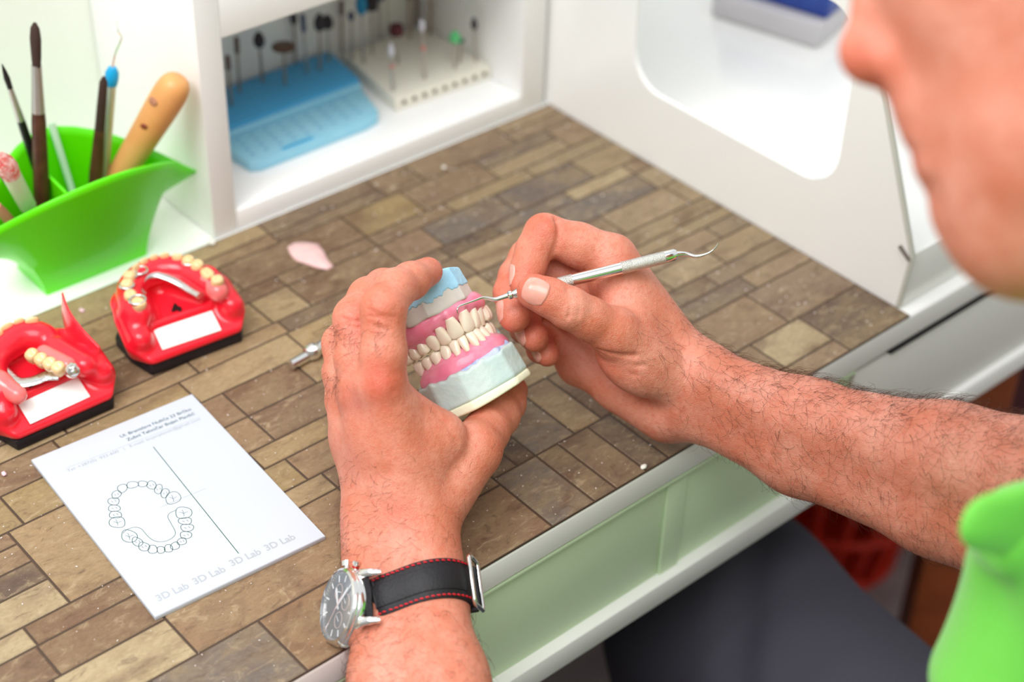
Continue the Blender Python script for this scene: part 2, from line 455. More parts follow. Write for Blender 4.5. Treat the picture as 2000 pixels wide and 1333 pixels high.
# trunk in world coordinates
SHL = np.array([.37, .05, .98]); SHR = np.array([.76, .11, .98])
NECK = hp(-105, 75); CH = np.array([.60, .165, .85])
HB = Field([.05, -.25, .38], [1.0, .72, 1.32], .005)
HB.cone(hp(-105, 0), NECK, .052, .054, k=.02)
HB.cone(NECK, (SHL+SHR)/2+np.array([0, -.02, .02]), .054, .07, k=.04)
HB.cone(SHL, SHR, .052, .052, k=.03)
HB.cone(CH+np.array([-.02, 0, 0]), CH+np.array([.06, 0, 0]), .100, .100, k=.05)
HB.cone(CH+np.array([0, -.02, .02]), (.58, -.02, .60), .100, .12, k=.05)
HB.cone((.53, -.04, .53), (.65, -.04, .53), .115, .115, k=.05)
HB.chain([(SHL, .05), (ELBL, .036)], k=.02); HB.cone(ELBL, FAM[0][0]*.4+FAM[1][0]*.1+ELBL*.5, .036, .028, k=.01)
HB.chain([(SHR, .05), (ELBR, .037)], k=.02); HB.cone(ELBR, FER[0][0]*.3+FER[1][0]*.3+ELBR*.4, .037, .030, k=.01)

def merge_polys(parts):
    V = []; Q = []; o = 0
    for p, q in parts: V.append(p); Q.append(q+o); o += len(p)
    return np.concatenate(V), np.concatenate(Q)
pl = HL.polys(); pr = HR.polys(); ph = HH.polys(); pb = HB.polys()
V, Q = merge_polys([pl, pr, ph, pb])
person = np_mesh('person', V, Q, SKIN)
tag(person, 'person in a bright green polo bending over the bench, carving the denture wax', 'person')
# redness of knuckles, finger tips and nose
red = np.zeros(len(V), dtype=np.float32)
def redden(p, s, a):
    global red
    red = np.maximum(red, a*np.exp(-((V-np.array(p))**2).sum(1)/s**2)).astype(np.float32)
for (x, y, d, s, a) in ((744, 745, .858, .012, .6), (745, 606, .857, .011, .3), (688, 625, .876, .012, .4), (700, 770, .874, .012, .4), (775, 1000, .872, .01, .3),
                        (1063, 446, .937, .012, .35), (1170, 700, .95, .02, .35)): redden(P(x, y, d), s, a)
for hnd, k in ((LW, .35), (RW, .55)):
    for nm in hnd: redden(hnd[nm][-1][0], .012, k)
for nm in ('middle', 'ring', 'pinky'): redden(RW[nm][-2][0], .014, .5)
redden(hp(14, -6), .018, .5); redden(hp(2, 22), .012, .7)
at = person.data.attributes.new('red', 'FLOAT', 'POINT'); at.data.foreach_set('value', red)

BVH_L = BVHTree.FromPolygons([tuple(v) for v in pl[0]], [tuple(int(i) for i in q) for q in pl[1]])
BVH_R = BVHTree.FromPolygons([tuple(v) for v in pr[0]], [tuple(int(i) for i in q) for q in pr[1]])

# ---- nails: patch laid on the finger
def nail(c, axis, nrm, wd, ln, bvh, lift=.0009, edge=True):
    axis = Vector(axis); nrm = Vector(nrm).normalized(); axis = (axis-nrm*axis.dot(nrm)).normalized(); sd = axis.cross(nrm)
    c = Vector(c); bm = bmesh.new(); nu, nv = 14, 14; grid = []
    for i in range(nu+1):
        u = -1+2*i/nu; row = []
        for j in range(nv+1):
            v = -1+2*j/nv
            # superellipse mapping
            x = u*math.sqrt(1-.42*v*v*(1 if v > 0 else .8)); y = v*math.sqrt(1-.30*u*u)
            p = c + sd*(x*wd/2) + axis*(y*ln/2)
            hit, n_, _, _ = bvh.ray_cast(p+nrm*.012, -nrm, .03)
            if hit is None: hit = p
            row.append(hit + nrm*(lift*(1-.55*max(abs(u), abs(v))**4)))
        grid.append(row)
    # relax the hits a little for a smooth plate
    for _ in range(4):
        g2 = [r_[:] for r_ in grid]
        for i in range(1, nu):
            for j in range(1, nv):
                h = (grid[i-1][j]+grid[i+1][j]+grid[i][j-1]+grid[i][j+1])/4
                g2[i][j] = grid[i][j] + nrm*((h-grid[i][j]).dot(nrm))
        grid = g2
    vs = [[bm.verts.new(p) for p in r_] for r_ in grid]
    lo_ = [[bm.verts.new(p-nrm*.0009) for p in r_] for r_ in grid]
    for i in range(nu):
        for j in range(nv):
            bm.faces.new((vs[i][j], vs[i+1][j], vs[i+1][j+1], vs[i][j+1]))
            bm.faces.new((lo_[i][j], lo_[i][j+1], lo_[i+1][j+1], lo_[i+1][j]))
    for i in range(nu):
        bm.faces.new((vs[i][0], lo_[i][0], lo_[i+1][0], vs[i+1][0])); bm.faces.new((vs[i][nv], vs[i+1][nv], lo_[i+1][nv], lo_[i][nv]))
    for j in range(nv):
        bm.faces.new((vs[0][j], vs[0][j+1], lo_[0][j+1], lo_[0][j])); bm.faces.new((vs[nu][j], lo_[nu][j], lo_[nu][j+1], vs[nu][j+1]))
    return bm_obj('fingernail', bm, NAIL, person, smooth=True)
def nail_px(px, py, d, ax, ay, az, n, wd, ln, bvh):
    return nail(P(px, py, d), W((ax, ay, az)), W(n), wd/1000, ln/1000, bvh)
nail_px(1046, 568, .905, -.90, -.42, 0, (.05, -.25, -1), 14.0, 14.0, BVH_R)      # thumb
nail_px(987, 610, .945, .25, .95, -.3, (-.80, .02, -.6), 11.0, 12.5, BVH_R)      # middle
nail_px(1026, 655, .955, .45, .85, -.3, (-.70, .25, -.65), 10.0, 11.5, BVH_R)    # ring
nail_px(1057, 686, .965, .45, .85, -.3, (-.65, .35, -.68), 8.6, 10, BVH_R)       # little
nail_px(1010, 540, .94, -.25, .95, -.1, (-.95, -.12, -.28), 11.0, 12.5, BVH_R)   # index

# ---- body hair: fine tapered strands rooted on the skin
def strands(name, pts, quads, want, keep, dirf, n, length, seed, rad=.00007):
    rnd = np.random.RandomState(seed)
    c = pts[quads].mean(1); a = pts[quads[:, 0]]; b = pts[quads[:, 1]]; e = pts[quads[:, 2]]
    nr = np.cross(b-a, e-a); nr /= np.linalg.norm(nr, axis=1)[:, None]+1e-12
    w = keep(c, nr); w = w/w.sum()
    idx = rnd.choice(len(c), n, p=w)
    VV = []; FF = []
    for q, i in enumerate(idx):
        p = c[i]+rnd.normal(0, .0006, 3); nn = nr[i]
        t = dirf(p, nn)+rnd.normal(0, .45, 3); t -= nn*(t@nn); t /= np.linalg.norm(t)+1e-9
        L = length*rnd.uniform(.45, 1.25); side = np.cross(nn, t); curl = rnd.normal(0, 1.15); lift = rnd.uniform(.25, .7)
        K = 6; base = len(VV); pos = p-nn*.0008; d = nn*lift*1.6+t
        for k in range(K):
            d = d/np.linalg.norm(d); x = side-d*(side@d); x /= np.linalg.norm(x); y = np.cross(d, x)
            r = rad*(1-k/K*.8)
            for m in range(3): VV.append(pos+(x*math.cos(m*2.094)+y*math.sin(m*2.094))*r)
            pos = pos+d*(L/K); d = d+side*(curl*.35)-nn*(.33*lift+.05)
        for k in range(K-1):
            for m in range(3):
                s0 = base+k*3; FF.append((s0+m, s0+(m+1) % 3, s0+3+(m+1) % 3, s0+3+m))
    o = np_mesh(name, np.array(VV), np.array(FF), HAIR, person)
    o['kind'] = 'stuff'; return o
def proj(p):
    q = (p-CAM)@R; return q[..., 0]/q[..., 2]*F+CX, q[..., 1]/q[..., 2]*F+CY
uR = (FER[0][0]-WRR[0][0]); uR /= np.linalg.norm(uR)
def kR(c, n):
    t = ((c-WRR[0][0])@uR)
    w = np.clip((t+.03)/.06, 0, 1)*(n@W((0, -.5, -1)) > -.35)
    return w*(.35+np.clip(n@W((.2, -1, -.4)), 0, 1))+1e-9
strands('arm_hair', *pr, None, kR, lambda p, n: uR*.2+W((.5, .7, 0))*.8, 3500, .0165, 3, .000085)
uL = (FAM[0][0]-WRL[0][0]); uL /= np.linalg.norm(uL)
def kL(c, n):
    x, y = proj(c)
    w = np.clip((y-860)/240, .02, 1)*(n@W((0, 0, -1)) > -.3)
    m = ((x-735)**2+(y-690)**2 < 0)
    return w*(.4+np.clip(n@W((-1, 0, -.2)), 0, 1))+1e-9
strands('arm_hair', *pl, None, kL, lambda p, n: W((-.8, .35, 0)), 2600, .011, 5, .00008)
def kF(c, n):
    x, y = proj(c); f = np.zeros(len(c))
    for (cx, cy, s) in ((748, 650, 16), (668, 650, 14), (690, 660, 14), (655, 745, 14)):
        f += np.exp(-((x-cx)**2/(s*.9)**2+(y-cy)**2/(s*1.5)**2))
    return f*(n@W((0, 0, -1)) > .1)+1e-12
strands('finger_hair', *pl, None, kF, lambda p, n: W((-.8, .5, 0)), 330, .0105, 7, .00008)
# ================================================================ SETTING, BENCH, SHELF
def struct(o): o['kind'] = 'structure'; return o
M_wall = mat('wall_paint', srgb(236, 236, 230), .6, noise=(6, .3, srgb(230, 232, 224)))
M_floor = mat('floor_vinyl', srgb(168, 156, 156), .6, noise=(20, .5, srgb(146, 136, 138)))
M_white = mat('white_laminate', srgb(250, 250, 248), .38, bump=(300, .05, .0003))
M_white2 = mat('white_lacquer', srgb(252, 252, 250), .32)
M_edge = mat('white_edge_band', srgb(250, 250, 246), .3)
M_bounce = mat('front_green_bounce', srgb(216, 238, 200), .42, bump=(500, .06, .0003))  # green bounce light from the polo shirt is painted into this front colour
M_grey = mat('light_grey_front', srgb(232, 231, 226), .45, bump=(500, .06, .0003))
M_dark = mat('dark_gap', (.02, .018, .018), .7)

struct(box_obj('floor', (-1.9, -1.6, -.05), (2.68, 1.08, 0), M_floor, bev=0))
struct(box_obj('wall_back', (-1.82, .9835, 0), (2.6, 1.08, 1.22), M_wall, bev=0))

M_wall2 = mat('grey_wall_paint', srgb(190, 188, 182), .7)
struct(box_obj('wall_left', (-1.9, -1.6, 0), (-1.82, 1.08, 2.5), M_wall2, bev=0))
struct(box_obj('wall_front', (-1.82, -1.6, 0), (2.6, -1.52, 2.5), M_wall2, bev=0))
struct(box_obj('wall_right', (2.6, -1.6, 0), (2.68, 1.08, 2.5), M_wall2, bev=0))
# -------- bench
bench = thing('workbench', 'white laboratory workbench with framed front tinted for green bounce and a grey drawer', 'desk', (.35, .73, 0))
def rel(o, par):               # keep the world position of a child of a moved Empty
    o.matrix_parent_inverse = Matrix.Translation(-Vector(par.location)); return o
def bx(name, lo, hi, m, par=bench, bev=.0006): return rel(box_obj(name, lo, hi, m, par, bev), par)
YF = .4896
bm = bmesh.new(); a_box(bm, (-.6, YF, DESK-.0215), (1.5, .983, DESK-.0008), .0025, 3)
rel(bm_obj('worktop', bm, M_edge, bench, autosmooth=50), bench)
# front frame: top rail, recessed panels, stiles, bottom rail with a ledge
bx('front_rail', (-.6, YF+.0005, DESK-.0245), (.742, YF+.018, DESK-.0217), M_bounce)
bx('front_panel', (-.6, YF+.004, .6485), (.5735, YF+.012, DESK-.0245), M_bounce)
bx('front_panel', (.590, YF+.004, .6485), (.742, YF+.012, DESK-.0245), M_bounce)
bx('stile', (.5738, YF+.0022, .6485), (.5897, YF+.014, DESK-.0245), M_bounce)
bx('bottom_rail', (-.6, YF-.004, .6300), (.742, YF+.018, .6485), M_edge, bev=.0012)
dr = bx('drawer', (.7425, YF+.001, .6480), (1.30, YF+.4, .7243), M_grey, bev=.001)
bx('drawer_rail', (.7425, YF-.004, .6300), (1.5, YF+.018, .6475), M_edge, bev=.0012)
o = box_obj('grip_slot', (.777, YF-.0003, .7246), (1.18, YF+.02, .7283), M_dark, bench, .0002); rel(o, bench)
bx('side_panel', (-.6, YF+.02, 0), (-.58, .98, DESK-.022), M_white); bx('side_panel', (1.33, YF+.02, 0), (1.35, .98, DESK-.022), M_white)
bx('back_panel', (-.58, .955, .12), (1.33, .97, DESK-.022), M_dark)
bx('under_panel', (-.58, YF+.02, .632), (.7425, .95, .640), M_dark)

# -------- stone plank mat
def mat_material():
    m = bpy.data.materials.new('stone_plank_vinyl'); m.use_nodes = True
    nt = m.node_tree; N = nt.nodes; L = nt.links; b = N['Principled BSDF']
    tc = N.new('ShaderNodeTexCoord')
    at = N.new('ShaderNodeAttribute'); at.attribute_name = 'tile'
    of = N.new('ShaderNodeAttribute'); of.attribute_name = 'shift'
    ad = N.new('ShaderNodeVectorMath'); ad.operation = 'ADD'
    L.new(tc.outputs['Object'], ad.inputs[0]); L.new(of.outputs['Vector'], ad.inputs[1])
    mp = N.new('ShaderNodeMapping'); mp.inputs['Scale'].default_value = (1, 1.9, 1); L.new(ad.outputs[0], mp.inputs[0])
    def noise(scale, det, rough=.6, dist=0.):
        n = N.new('ShaderNodeTexNoise'); n.inputs['Scale'].default_value = scale; n.inputs['Detail'].default_value = det
        n.inputs['Roughness'].default_value = rough; n.inputs['Distortion'].default_value = dist
        L.new(mp.outputs[0], n.inputs['Vector']); return n.outputs[0]
    def rng(o, a, c, d0=0., d1=1.):
        x = N.new('ShaderNodeMapRange'); x.inputs[1].default_value = a; x.inputs[2].default_value = c
        x.inputs[3].default_value = d0; x.inputs[4].default_value = d1; L.new(o, x.inputs[0]); return x.outputs[0]
    def mix(fac, a, c, mode='MIX'):
        x = N.new('ShaderNodeMix'); x.data_type = 'RGBA'; x.blend_type = mode
        if isinstance(fac, float): x.inputs[0].default_value = fac
        else: L.new(fac, x.inputs[0])
        for i, v in ((6, a), (7, c)):
            if isinstance(v, tuple): x.inputs[i].default_value = (*v, 1)
            else: L.new(v, x.inputs[i])
        return x.outputs[2]
    n1 = noise(22, 6, .65, .6); n2 = noise(70, 7, .7, 1.2); n3 = noise(260, 5, .7); n4 = noise(14, 4, .6, 1.5)
    c = mix(rng(n1, .38, .66, 0, .75), at.outputs['Color'], srgb(150, 128, 96))
    c = mix(rng(n4, .50, .68, 0, .6), c, srgb(104, 76, 58))
    c = mix(rng(n2, .54, .68, 0, .6), c, srgb(186, 164, 130))
    c = mix(rng(n2, .28, .44, .75, 0), c, srgb(84, 62, 46))
    c = mix(rng(n3, .35, .65, .25, 0), c, srgb(80, 60, 44))
    sp = noise(1500, 2, .5)
    c = mix(rng(sp, .70, .74, 0, .55), c, srgb(214, 200, 190))
    L.new(c, b.inputs['Base Color'])
    b.inputs['Roughness'].default_value = .52; b.inputs['Specular IOR Level'].default_value = .35
    s = N.new('ShaderNodeMath'); s.operation = 'MULTIPLY_ADD'; s.inputs[1].default_value = .5
    L.new(n3, s.inputs[0]); L.new(n2, s.inputs[2])
    bp = N.new('ShaderNodeBump'); bp.inputs['Strength'].default_value = .5; bp.inputs['Distance'].default_value = .0009
    L.new(s.outputs[0], bp.inputs['Height']); L.new(bp.outputs[0], b.inputs['Normal'])
    return m
M_stone = mat_material()
M_seam = mat('seam', srgb(74, 56, 42), .6)
rnd = random.Random(11)
MX0, MX1, MY0, MY1 = -.12, .7903, YF, .8425
tiles = []
cols = [srgb(*c) for c in ((140, 108, 78), (162, 134, 98), (122, 92, 68), (156, 132, 90), (116, 88, 68), (172, 148, 110), (134, 104, 80), (100, 80, 66), (148, 118, 88), (116, 94, 76), (166, 140, 100))]
def colr(x, yy):
    c = cols[rnd.randrange(len(cols))]
    g = max(0, min(1, (x-.50)/.25))*.40             # greyer planks toward the far right end
    gr = srgb(150, 138, 120); return tuple(c[i]*(1-g)+gr[i]*g for i in range(3))
DARKT = srgb(92, 74, 64); GREYT = srgb(112, 102, 94); LITET = srgb(184, 164, 128)
def row(y0, y1, xs, split=.30, fixed=()):
    for i, (p, q) in enumerate(zip(xs, xs[1:])):
        c = dict(fixed).get(p)
        if c is None and y1-y0 > 26 and q-p > 40 and rnd.random() < split:
            m = y0+(y1-y0)*rnd.uniform(.4, .6); tiles.append((p, y0, q, m, None)); tiles.append((p, m, q, y1, None))
        else: tiles.append((p, y0, q, y1, c))
row(489.6, 534, [-120, -30, 70, 150, 248, 312, 400, 477], .0, ((248, GREYT), (312, cols[0]), (400, cols[6])))
row(489.6, 540, [477, 509, 526, 550, 568, 590], 0, ((477, GREYT), (509, DARKT), (526, cols[9]), (550, DARKT)))
row(489.6, 504, [590, 650, 731]); row(504, 534, [590, 640, 685, 731], 0, ((685, LITET),)); tiles.append((731, 489.6, 790.3, 534, DARKT))
row(534, 565, [-120, -20, 90, 211, 276], 0, ((211, LITET), (90, cols[3]))); tiles.append((276, 534, 404, 590, cols[8]))
row(534, 590, [404, 440, 477], 0); row(540, 590, [477, 495, 509, 540, 562, 590], 0, ((495, srgb(66, 50, 46)), (477, DARKT), (509, GREYT)))
row(534, 573, [590, 650, 723, 790.3], 0); row(573, 590, [590, 640, 673, 735, 790.3])
row(565, 590, [-120, 0, 120, 216, 276], 0, ((216, cols[2]),))
row(590, 606, [-120, -10, 100, 217, 310, 404, 470, 540, 600, 670, 717, 790.3], 0, ((100, LITET), (217, cols[2])))
row(606, 629, [-120, -20, 80, 170, 244], 0, ((170, LITET),)); tiles.append((244, 606, 280, 674, cols[1])); row(606, 629, [280, 330, 395, 450, 530, 600, 690, 740, 790.3], 0)
row(629, 646, [-120, 0, 110, 244], 0, ((110, DARKT),)); row(629, 646, [280, 350, 381, 440, 520, 580, 640, 694, 760, 790.3])
row(646, 674, [-120, -30, 60, 150, 244]); row(646, 674, [280, 340, 400, 470, 540, 620, 700, 790.3])
row(674, 702, [-120, 10, 120, 254, 330, 400, 450, 530, 600, 660, 712, 776, 790.3])
row(702, 727, [-120, 0, 90, 200, 300, 385, 464, 540, 602, 690, 771, 790.3], 0, ((690, GREYT),))
row(727, 741, [-120, 20, 150, 230, 310, 400, 467, 599, 645, 713, 771, 790.3], 0, ((599, srgb(84, 68, 60)), (713, LITET), (645, GREYT)))
row(741, 769, [-120, -10, 100, 210, 320, 410, 464, 494, 569, 605, 672, 745, 790.3], .3, ((672, srgb(100, 90, 86)), (605, GREYT), (494, cols[4])))
row(769, 783, [-120, 60, 180, 340, 420, 494, 569, 637, 712, 790.3], 0)
row(783, 814, [-120, 0, 120, 220, 300, 390, 469, 570, 622, 690, 760, 790.3], .2, ((469, cols[4]), (570, cols[3])))
row(814, 842.5, [-120, -20, 90, 200, 350, 430, 520, 612, 646, 733, 790.3], .2)
tiles = [(t[0]/1000, t[1]/1000, t[2]/1000, t[3]/1000, t[4]) for t in tiles]
bm = bmesh.new(); cl = bm.loops.layers.float_color.new('tile'); sh = bm.loops.layers.float_vector.new('shift')
g = .0005
def lf(a): return max(MX0, min(MX1, a))
for (x0, y0, x1, y1, fc) in tiles:
    x0, x1 = lf(x0), lf(x1)
    if x1-x0 < .003: continue
    cx, cy = (x0+x1)/2, (y0+y1)/2
    c = colr(cx, cy) if fc is None else fc
    off = (rnd.random()*9, rnd.random()*9, rnd.random()*9)
    e = .0009; zt = DESK+.0007
    gx0 = g if x0 > MX0 else 0; gx1 = g if x1 < MX1 else 0
    b0 = [(x0+gx0, y0+g), (x1-gx1, y0+g), (x1-gx1, y1-g), (x0+gx0, y1-g)]
    lo_ = [bm.verts.new((p[0], p[1], DESK+.0001)) for p in b0]
    ins = [(b0[0][0]+e, b0[0][1]+e), (b0[1][0]-e, b0[1][1]+e), (b0[2][0]-e, b0[2][1]-e), (b0[3][0]+e, b0[3][1]-e)]
    hi_ = [bm.verts.new((p[0], p[1], zt)) for p in ins]
    fs = [bm.faces.new(hi_)]+[bm.faces.new((lo_[k], lo_[(k+1) % 4], hi_[(k+1) % 4], hi_[k])) for k in range(4)]
    for f in fs:
        for l in f.loops: l[cl] = (*c, 1); l[sh] = off
vs = a_box(bm, (MX0, MY0, DESK-.0008), (MX1, MY1, DESK+.00025), 0)
for f in {f for v in vs for f in v.link_faces}:
    f.material_index = 1
me = bpy.data.meshes.new('desk_mat'); bm.to_mesh(me); bm.free()
dm = link('desk_mat', me, [M_stone, M_seam])
tag(dm, 'brown mat printed like stacked stone planks, covering the bench top', 'mat')
MT = DESK+.0007       # top of the mat

# -------- shelf unit
SX0, SX1, SY0, SY1 = .4875, .7865, .845, .9825
sh_ = thing('shelf_unit', 'white open cubby unit standing at the back of the bench, holding bur blocks', 'shelf', (SX0, SY0, DESK))
def sx(name, lo, hi, m=M_white, bev=.0008):
    o = box_obj(name, lo, hi, m, sh_, bev); o.matrix_parent_inverse = Matrix.Translation(-Vector(sh_.location)); return o
sx('side_board', (SX0, SY0, DESK), (SX0+.0185, SY1, 1.06))
sx('side_board', (SX1-.0225, SY0, DESK), (SX1, SY1, 1.06))
sx('bottom_board', (SX0+.0187, SY0, DESK), (SX1-.0227, SY1-.008, DESK+.0150))
sx('middle_board', (SX0+.0187, SY0, .8952), (SX1-.0227, SY1-.008, .935))
sx('top_board', (SX0+.0187, SY0, 1.042), (SX1-.0227, SY1-.008, 1.06))
sx('back_board', (SX0+.0187, SY1-.0078, DESK), (SX1-.0227, SY1, 1.06), M_white2)
SF = DESK+.0150
# fixed side panel left of the holder: corner of the next cabinet
# -------- dust box on the right with clear shield
db = thing('dust_box', 'white acrylic dust extraction box with rounded side opening and clear shield', 'dust box', (.7905, .502, DESK))
M_acr = mat('white_acrylic', srgb(250, 250, 247), .18, coat=.3)
M_rim = mat('acrylic_edge', srgb(206, 206, 196), .3)
M_clear = mat('clear_acrylic', (.93, .97, .96), .05, trans=.0, alpha=.13, spec=.8)
def dbo(o): o.matrix_parent_inverse = Matrix.Translation(-Vector(db.location)); return o
prof = [(.502, DESK), (.4990, .792), (.5655, .9453), (.63, 1.075), (.976, 1.075), (.976, DESK)]
hole = []
hy0, hy1, hz0, hz1, hr = .5655, .757, .8065, .935, .028
for (cy, cz, a0) in ((hy1-hr, hz0+hr, -90), (hy1-hr, hz1-hr, 0), (hy0+hr, hz1-hr, 90), (hy0+hr, hz0+hr, 180)):
    for k in range(9):
        a = math.radians(a0+k*90/8); hole.append((cy+hr*math.cos(a), cz+hr*math.sin(a)))
def holed_plate(name, prof, hole, x0, x1, m, par):
    bm = bmesh.new()
    def ring(pts, x): return [bm.verts.new((x, p[0], p[1])) for p in pts]
    for x in (x0, x1):
        o_ = ring(prof, x); h_ = ring(hole, x)
        es = [bm.edges.new((o_[i], o_[(i+1) % len(o_)])) for i in range(len(o_))]+[bm.edges.new((h_[i], h_[(i+1) % len(h_)])) for i in range(len(h_))]
        bmesh.ops.triangle_fill(bm, use_beauty=True, use_dissolve=False, edges=es)
        if x == x0: O0, H0_ = o_, h_
    for A, B in ((O0, o_), (H0_, h_)):
        for i in range(len(A)): bm.faces.new((A[i], A[(i+1) % len(A)], B[(i+1) % len(A)], B[i]))
    return bm_obj(name, bm, m, par, autosmooth=35)
dbo(holed_plate('side_plate', prof, hole, .7908, .7945, M_acr, db))
bm = bmesh.new(); a_prism(bm, [(p[0], p[1]) for p in prof], 1.245, 1.249, 0, M=Matrix(((0, 0, 1, 0), (1, 0, 0, 0), (0, 1, 0, 0), (0, 0, 0, 1))))
dbo(bm_obj('side_plate', bm, M_acr, db))
dbo(box_obj('back_plate', (.7947, .974, DESK), (1.2448, .978, 1.0748), M_acr, db, .0005))
dbo(box_obj('front_sill', (.7947, .4995, DESK), (1.2448, .5035, .7905), M_acr, db, .0006))
dbo(box_obj('base_tray', (.7947, .504, DESK), (1.2448, .9735, DESK+.003), M_acr, db, .0005))
bm = bmesh.new(); dv = Vector((0, .63-.4990, 1.075-.792)); n = Vector((0, -dv.z, dv.y)).normalized()
p0 = Vector((.7947, .4990, .792)); p1 = Vector((1.2448, .4990, .792))
q = [p0, p1, p1+dv, p0+dv]; A = [bm.verts.new(v) for v in q]; B = [bm.verts.new(v-n*.003) for v in q]
bm.faces.new(A); bm.faces.new(B[::-1])
for k in range(4): bm.faces.new((A[k], A[(k+1) % 4], B[(k+1) % 4], B[k]))
dbo(bm_obj('clear_shield', bm, M_clear, db))
# rim strip along the slanted and the vertical edge of the side plate
dbo(tube_obj('edge_strip', [(.7925, .5012, DESK+.001), (.7925, .4985, .7915), (.7925, .5651, .9453), (.7925, .6296, 1.075)], .0021, M_rim, db, 8))
# fastening clip at the joint of shield and sill
dbo(tube_obj('clip', [(.7895, .5075, .7960), (.7900, .4985, .7895)], .0013, mat('dark_clip', srgb(110, 100, 90), .5), db, 8))

# grey device with a blue front, inside the box
gd = thing('grey_case', 'grey case with a dark blue top standing inside the dust box', 'case', (1.007, .8175, DESK+.0035), math.radians(-75))
M_gm = mat('grey_metal_case', srgb(206, 202, 206), .35, noise=(14, .5, srgb(188, 186, 192))); M_bl = mat('blue_case_top', srgb(34, 62, 150), .35, noise=(60, .4, srgb(46, 96, 176)))
bm = bmesh.new(); a_box(bm, (-.050, 0, 0), (.050, .07, .022), .003, 3); bm_obj('case_body', bm, M_gm, gd, autosmooth=40)
bm = bmesh.new(); a_box(bm, (-.0505, .010, .0222), (.0505, .0705, .075), .003, 3); bm_obj('case_lid', bm, M_bl, gd, autosmooth=40)

# -------- behind and below the bench
M_mar = mat('dark_red_fabric', srgb(72, 8, 14), .8)
mc = thing('storage_bag', 'dark red fabric bag hanging under the right end of the bench', 'bag', (1.20, .668, .33))
bm = bmesh.new(); a_box(bm, (-.12, -.05, 0), (.12, .05, .25), .02, 4); bm_obj('bag_body', bm, M_mar, mc, autosmooth=50)
for yy in (-.052, .052):
    bm = bmesh.new(); a_tube(bm, [(-.05, yy, .18), (-.05, yy, .24), (-.03, yy*.8, .296), (.03, yy*.8, .296), (.05, yy, .24), (.05, yy, .18)], .006, 8); bm_obj('handle', bm, M_mar, mc, autosmooth=60)
# stool with orange wood leg
M_ow = mat('orange_brown_wood', srgb(170, 84, 34), .5, noise=(30, .6, srgb(140, 62, 24)))
st = thing('wooden_post', 'orange brown wooden post standing on the floor behind the trousers', 'post', tuple(OZ(1741, 1470, 0)))
bm = bmesh.new(); a_box(bm, (-.03, -.02, .012), (.03, .02, .62), .003, 2); bm_obj('post', bm, M_ow, st, autosmooth=40)
bm = bmesh.new(); a_box(bm, (-.06, -.06, 0), (.06, .06, .012), .003, 2); bm_obj('foot_plate', bm, M_dark, st, autosmooth=40)
st.rotation_euler = (0, 0, math.radians(40))
# red plastic basket: open ribs
M_rb = mat('red_orange_plastic', srgb(214, 40, 10), .4)
bk = thing('plastic_basket', 'red orange plastic basket with open ribs on the floor beside the knee', 'basket', tuple(OZ(1612, 1068, 0)), math.radians(20))
bm = bmesh.new()
n = 18
for k in range(n):
    a = 2*PI*k/n
    a_tube(bm, [(.075*math.cos(a), .075*math.sin(a), .004), (.105*math.cos(a+.12), .105*math.sin(a+.12), .17)], .006, 6)
bm_obj('ribs', bm, M_rb, bk, autosmooth=40)
for nm, r_, z_ in (('rim', .108, .175), ('hoop', .092, .09), ('base_ring', .076, .008)):
    bm = bmesh.new(); a_tube(bm, [(r_*math.cos(2*PI*k/40), r_*math.sin(2*PI*k/40), z_) for k in range(41)], .009 if nm == 'rim' else .007, 8, cap=False)
    bm_obj(nm, bm, M_rb, bk, autosmooth=60)
bm = bmesh.new(); bmesh.ops.create_cone(bm, cap_ends=True, segments=32, radius1=.075, radius2=.075, depth=.004, matrix=Matrix.Translation((0, 0, .004))); bm_obj('base', bm, M_rb, bk)
# ================================================================ DENTURE MODEL
def mm_field(lo, hi, h): return Field(np.array(lo)/1000, np.array(hi)/1000, h/1000)
def mv(*a): return np.array(a)/1000.
def convex(s, planes, k, kk=.004, sub=False):
    """planes: (normal, point) list in metres; adds their smooth intersection"""
    g = [s.ax[0][:, None, None], s.ax[1][None, :, None], s.ax[2][None, None, :]]
    d = None
    for nrm, pt in planes:
        nrm = np.array(nrm, float); nrm /= np.linalg.norm(nrm)
        e = (g[0]-pt[0])*nrm[0]+(g[1]-pt[1])*nrm[1]+(g[2]-pt[2])*nrm[2]
        if d is None: d = e
        else:
            h = np.clip(.5-.5*(e-d)/k, 0, 1) if False else np.clip(.5+.5*(d-e)/k, 0, 1); d = e*(1-h)+d*h + k*h*(1-h)
    d = np.broadcast_to(d, s.a.shape).astype(np.float32)
    s._put((slice(None),)*3, d, kk, sub)
def plan_d(s, poly):
    """2-D signed distance of polygon in xz on the grid (x = axis 0, z = axis 2)"""
    X, Z = np.meshgrid(s.ax[0], s.ax[2], indexing='ij'); poly = np.array(poly)
    d = np.full(X.shape, 1e9); ins = np.zeros(X.shape, bool)
    for i in range(len(poly)):
        a = poly[i]; b = poly[(i+1) % len(poly)]; e = b-a; wx = X-a[0]; wz = Z-a[1]
        t = np.clip((wx*e[0]+wz*e[1])/(e@e), 0, 1); d = np.minimum(d, (wx-e[0]*t)**2+(wz-e[1]*t)**2)
        c = ((a[1] > Z) != (b[1] > Z)) & (X < (b[0]-a[0])*(Z-a[1])/(b[1]-a[1]+1e-12)+a[0]); ins ^= c
    return np.where(ins, -1, 1)*np.sqrt(d)
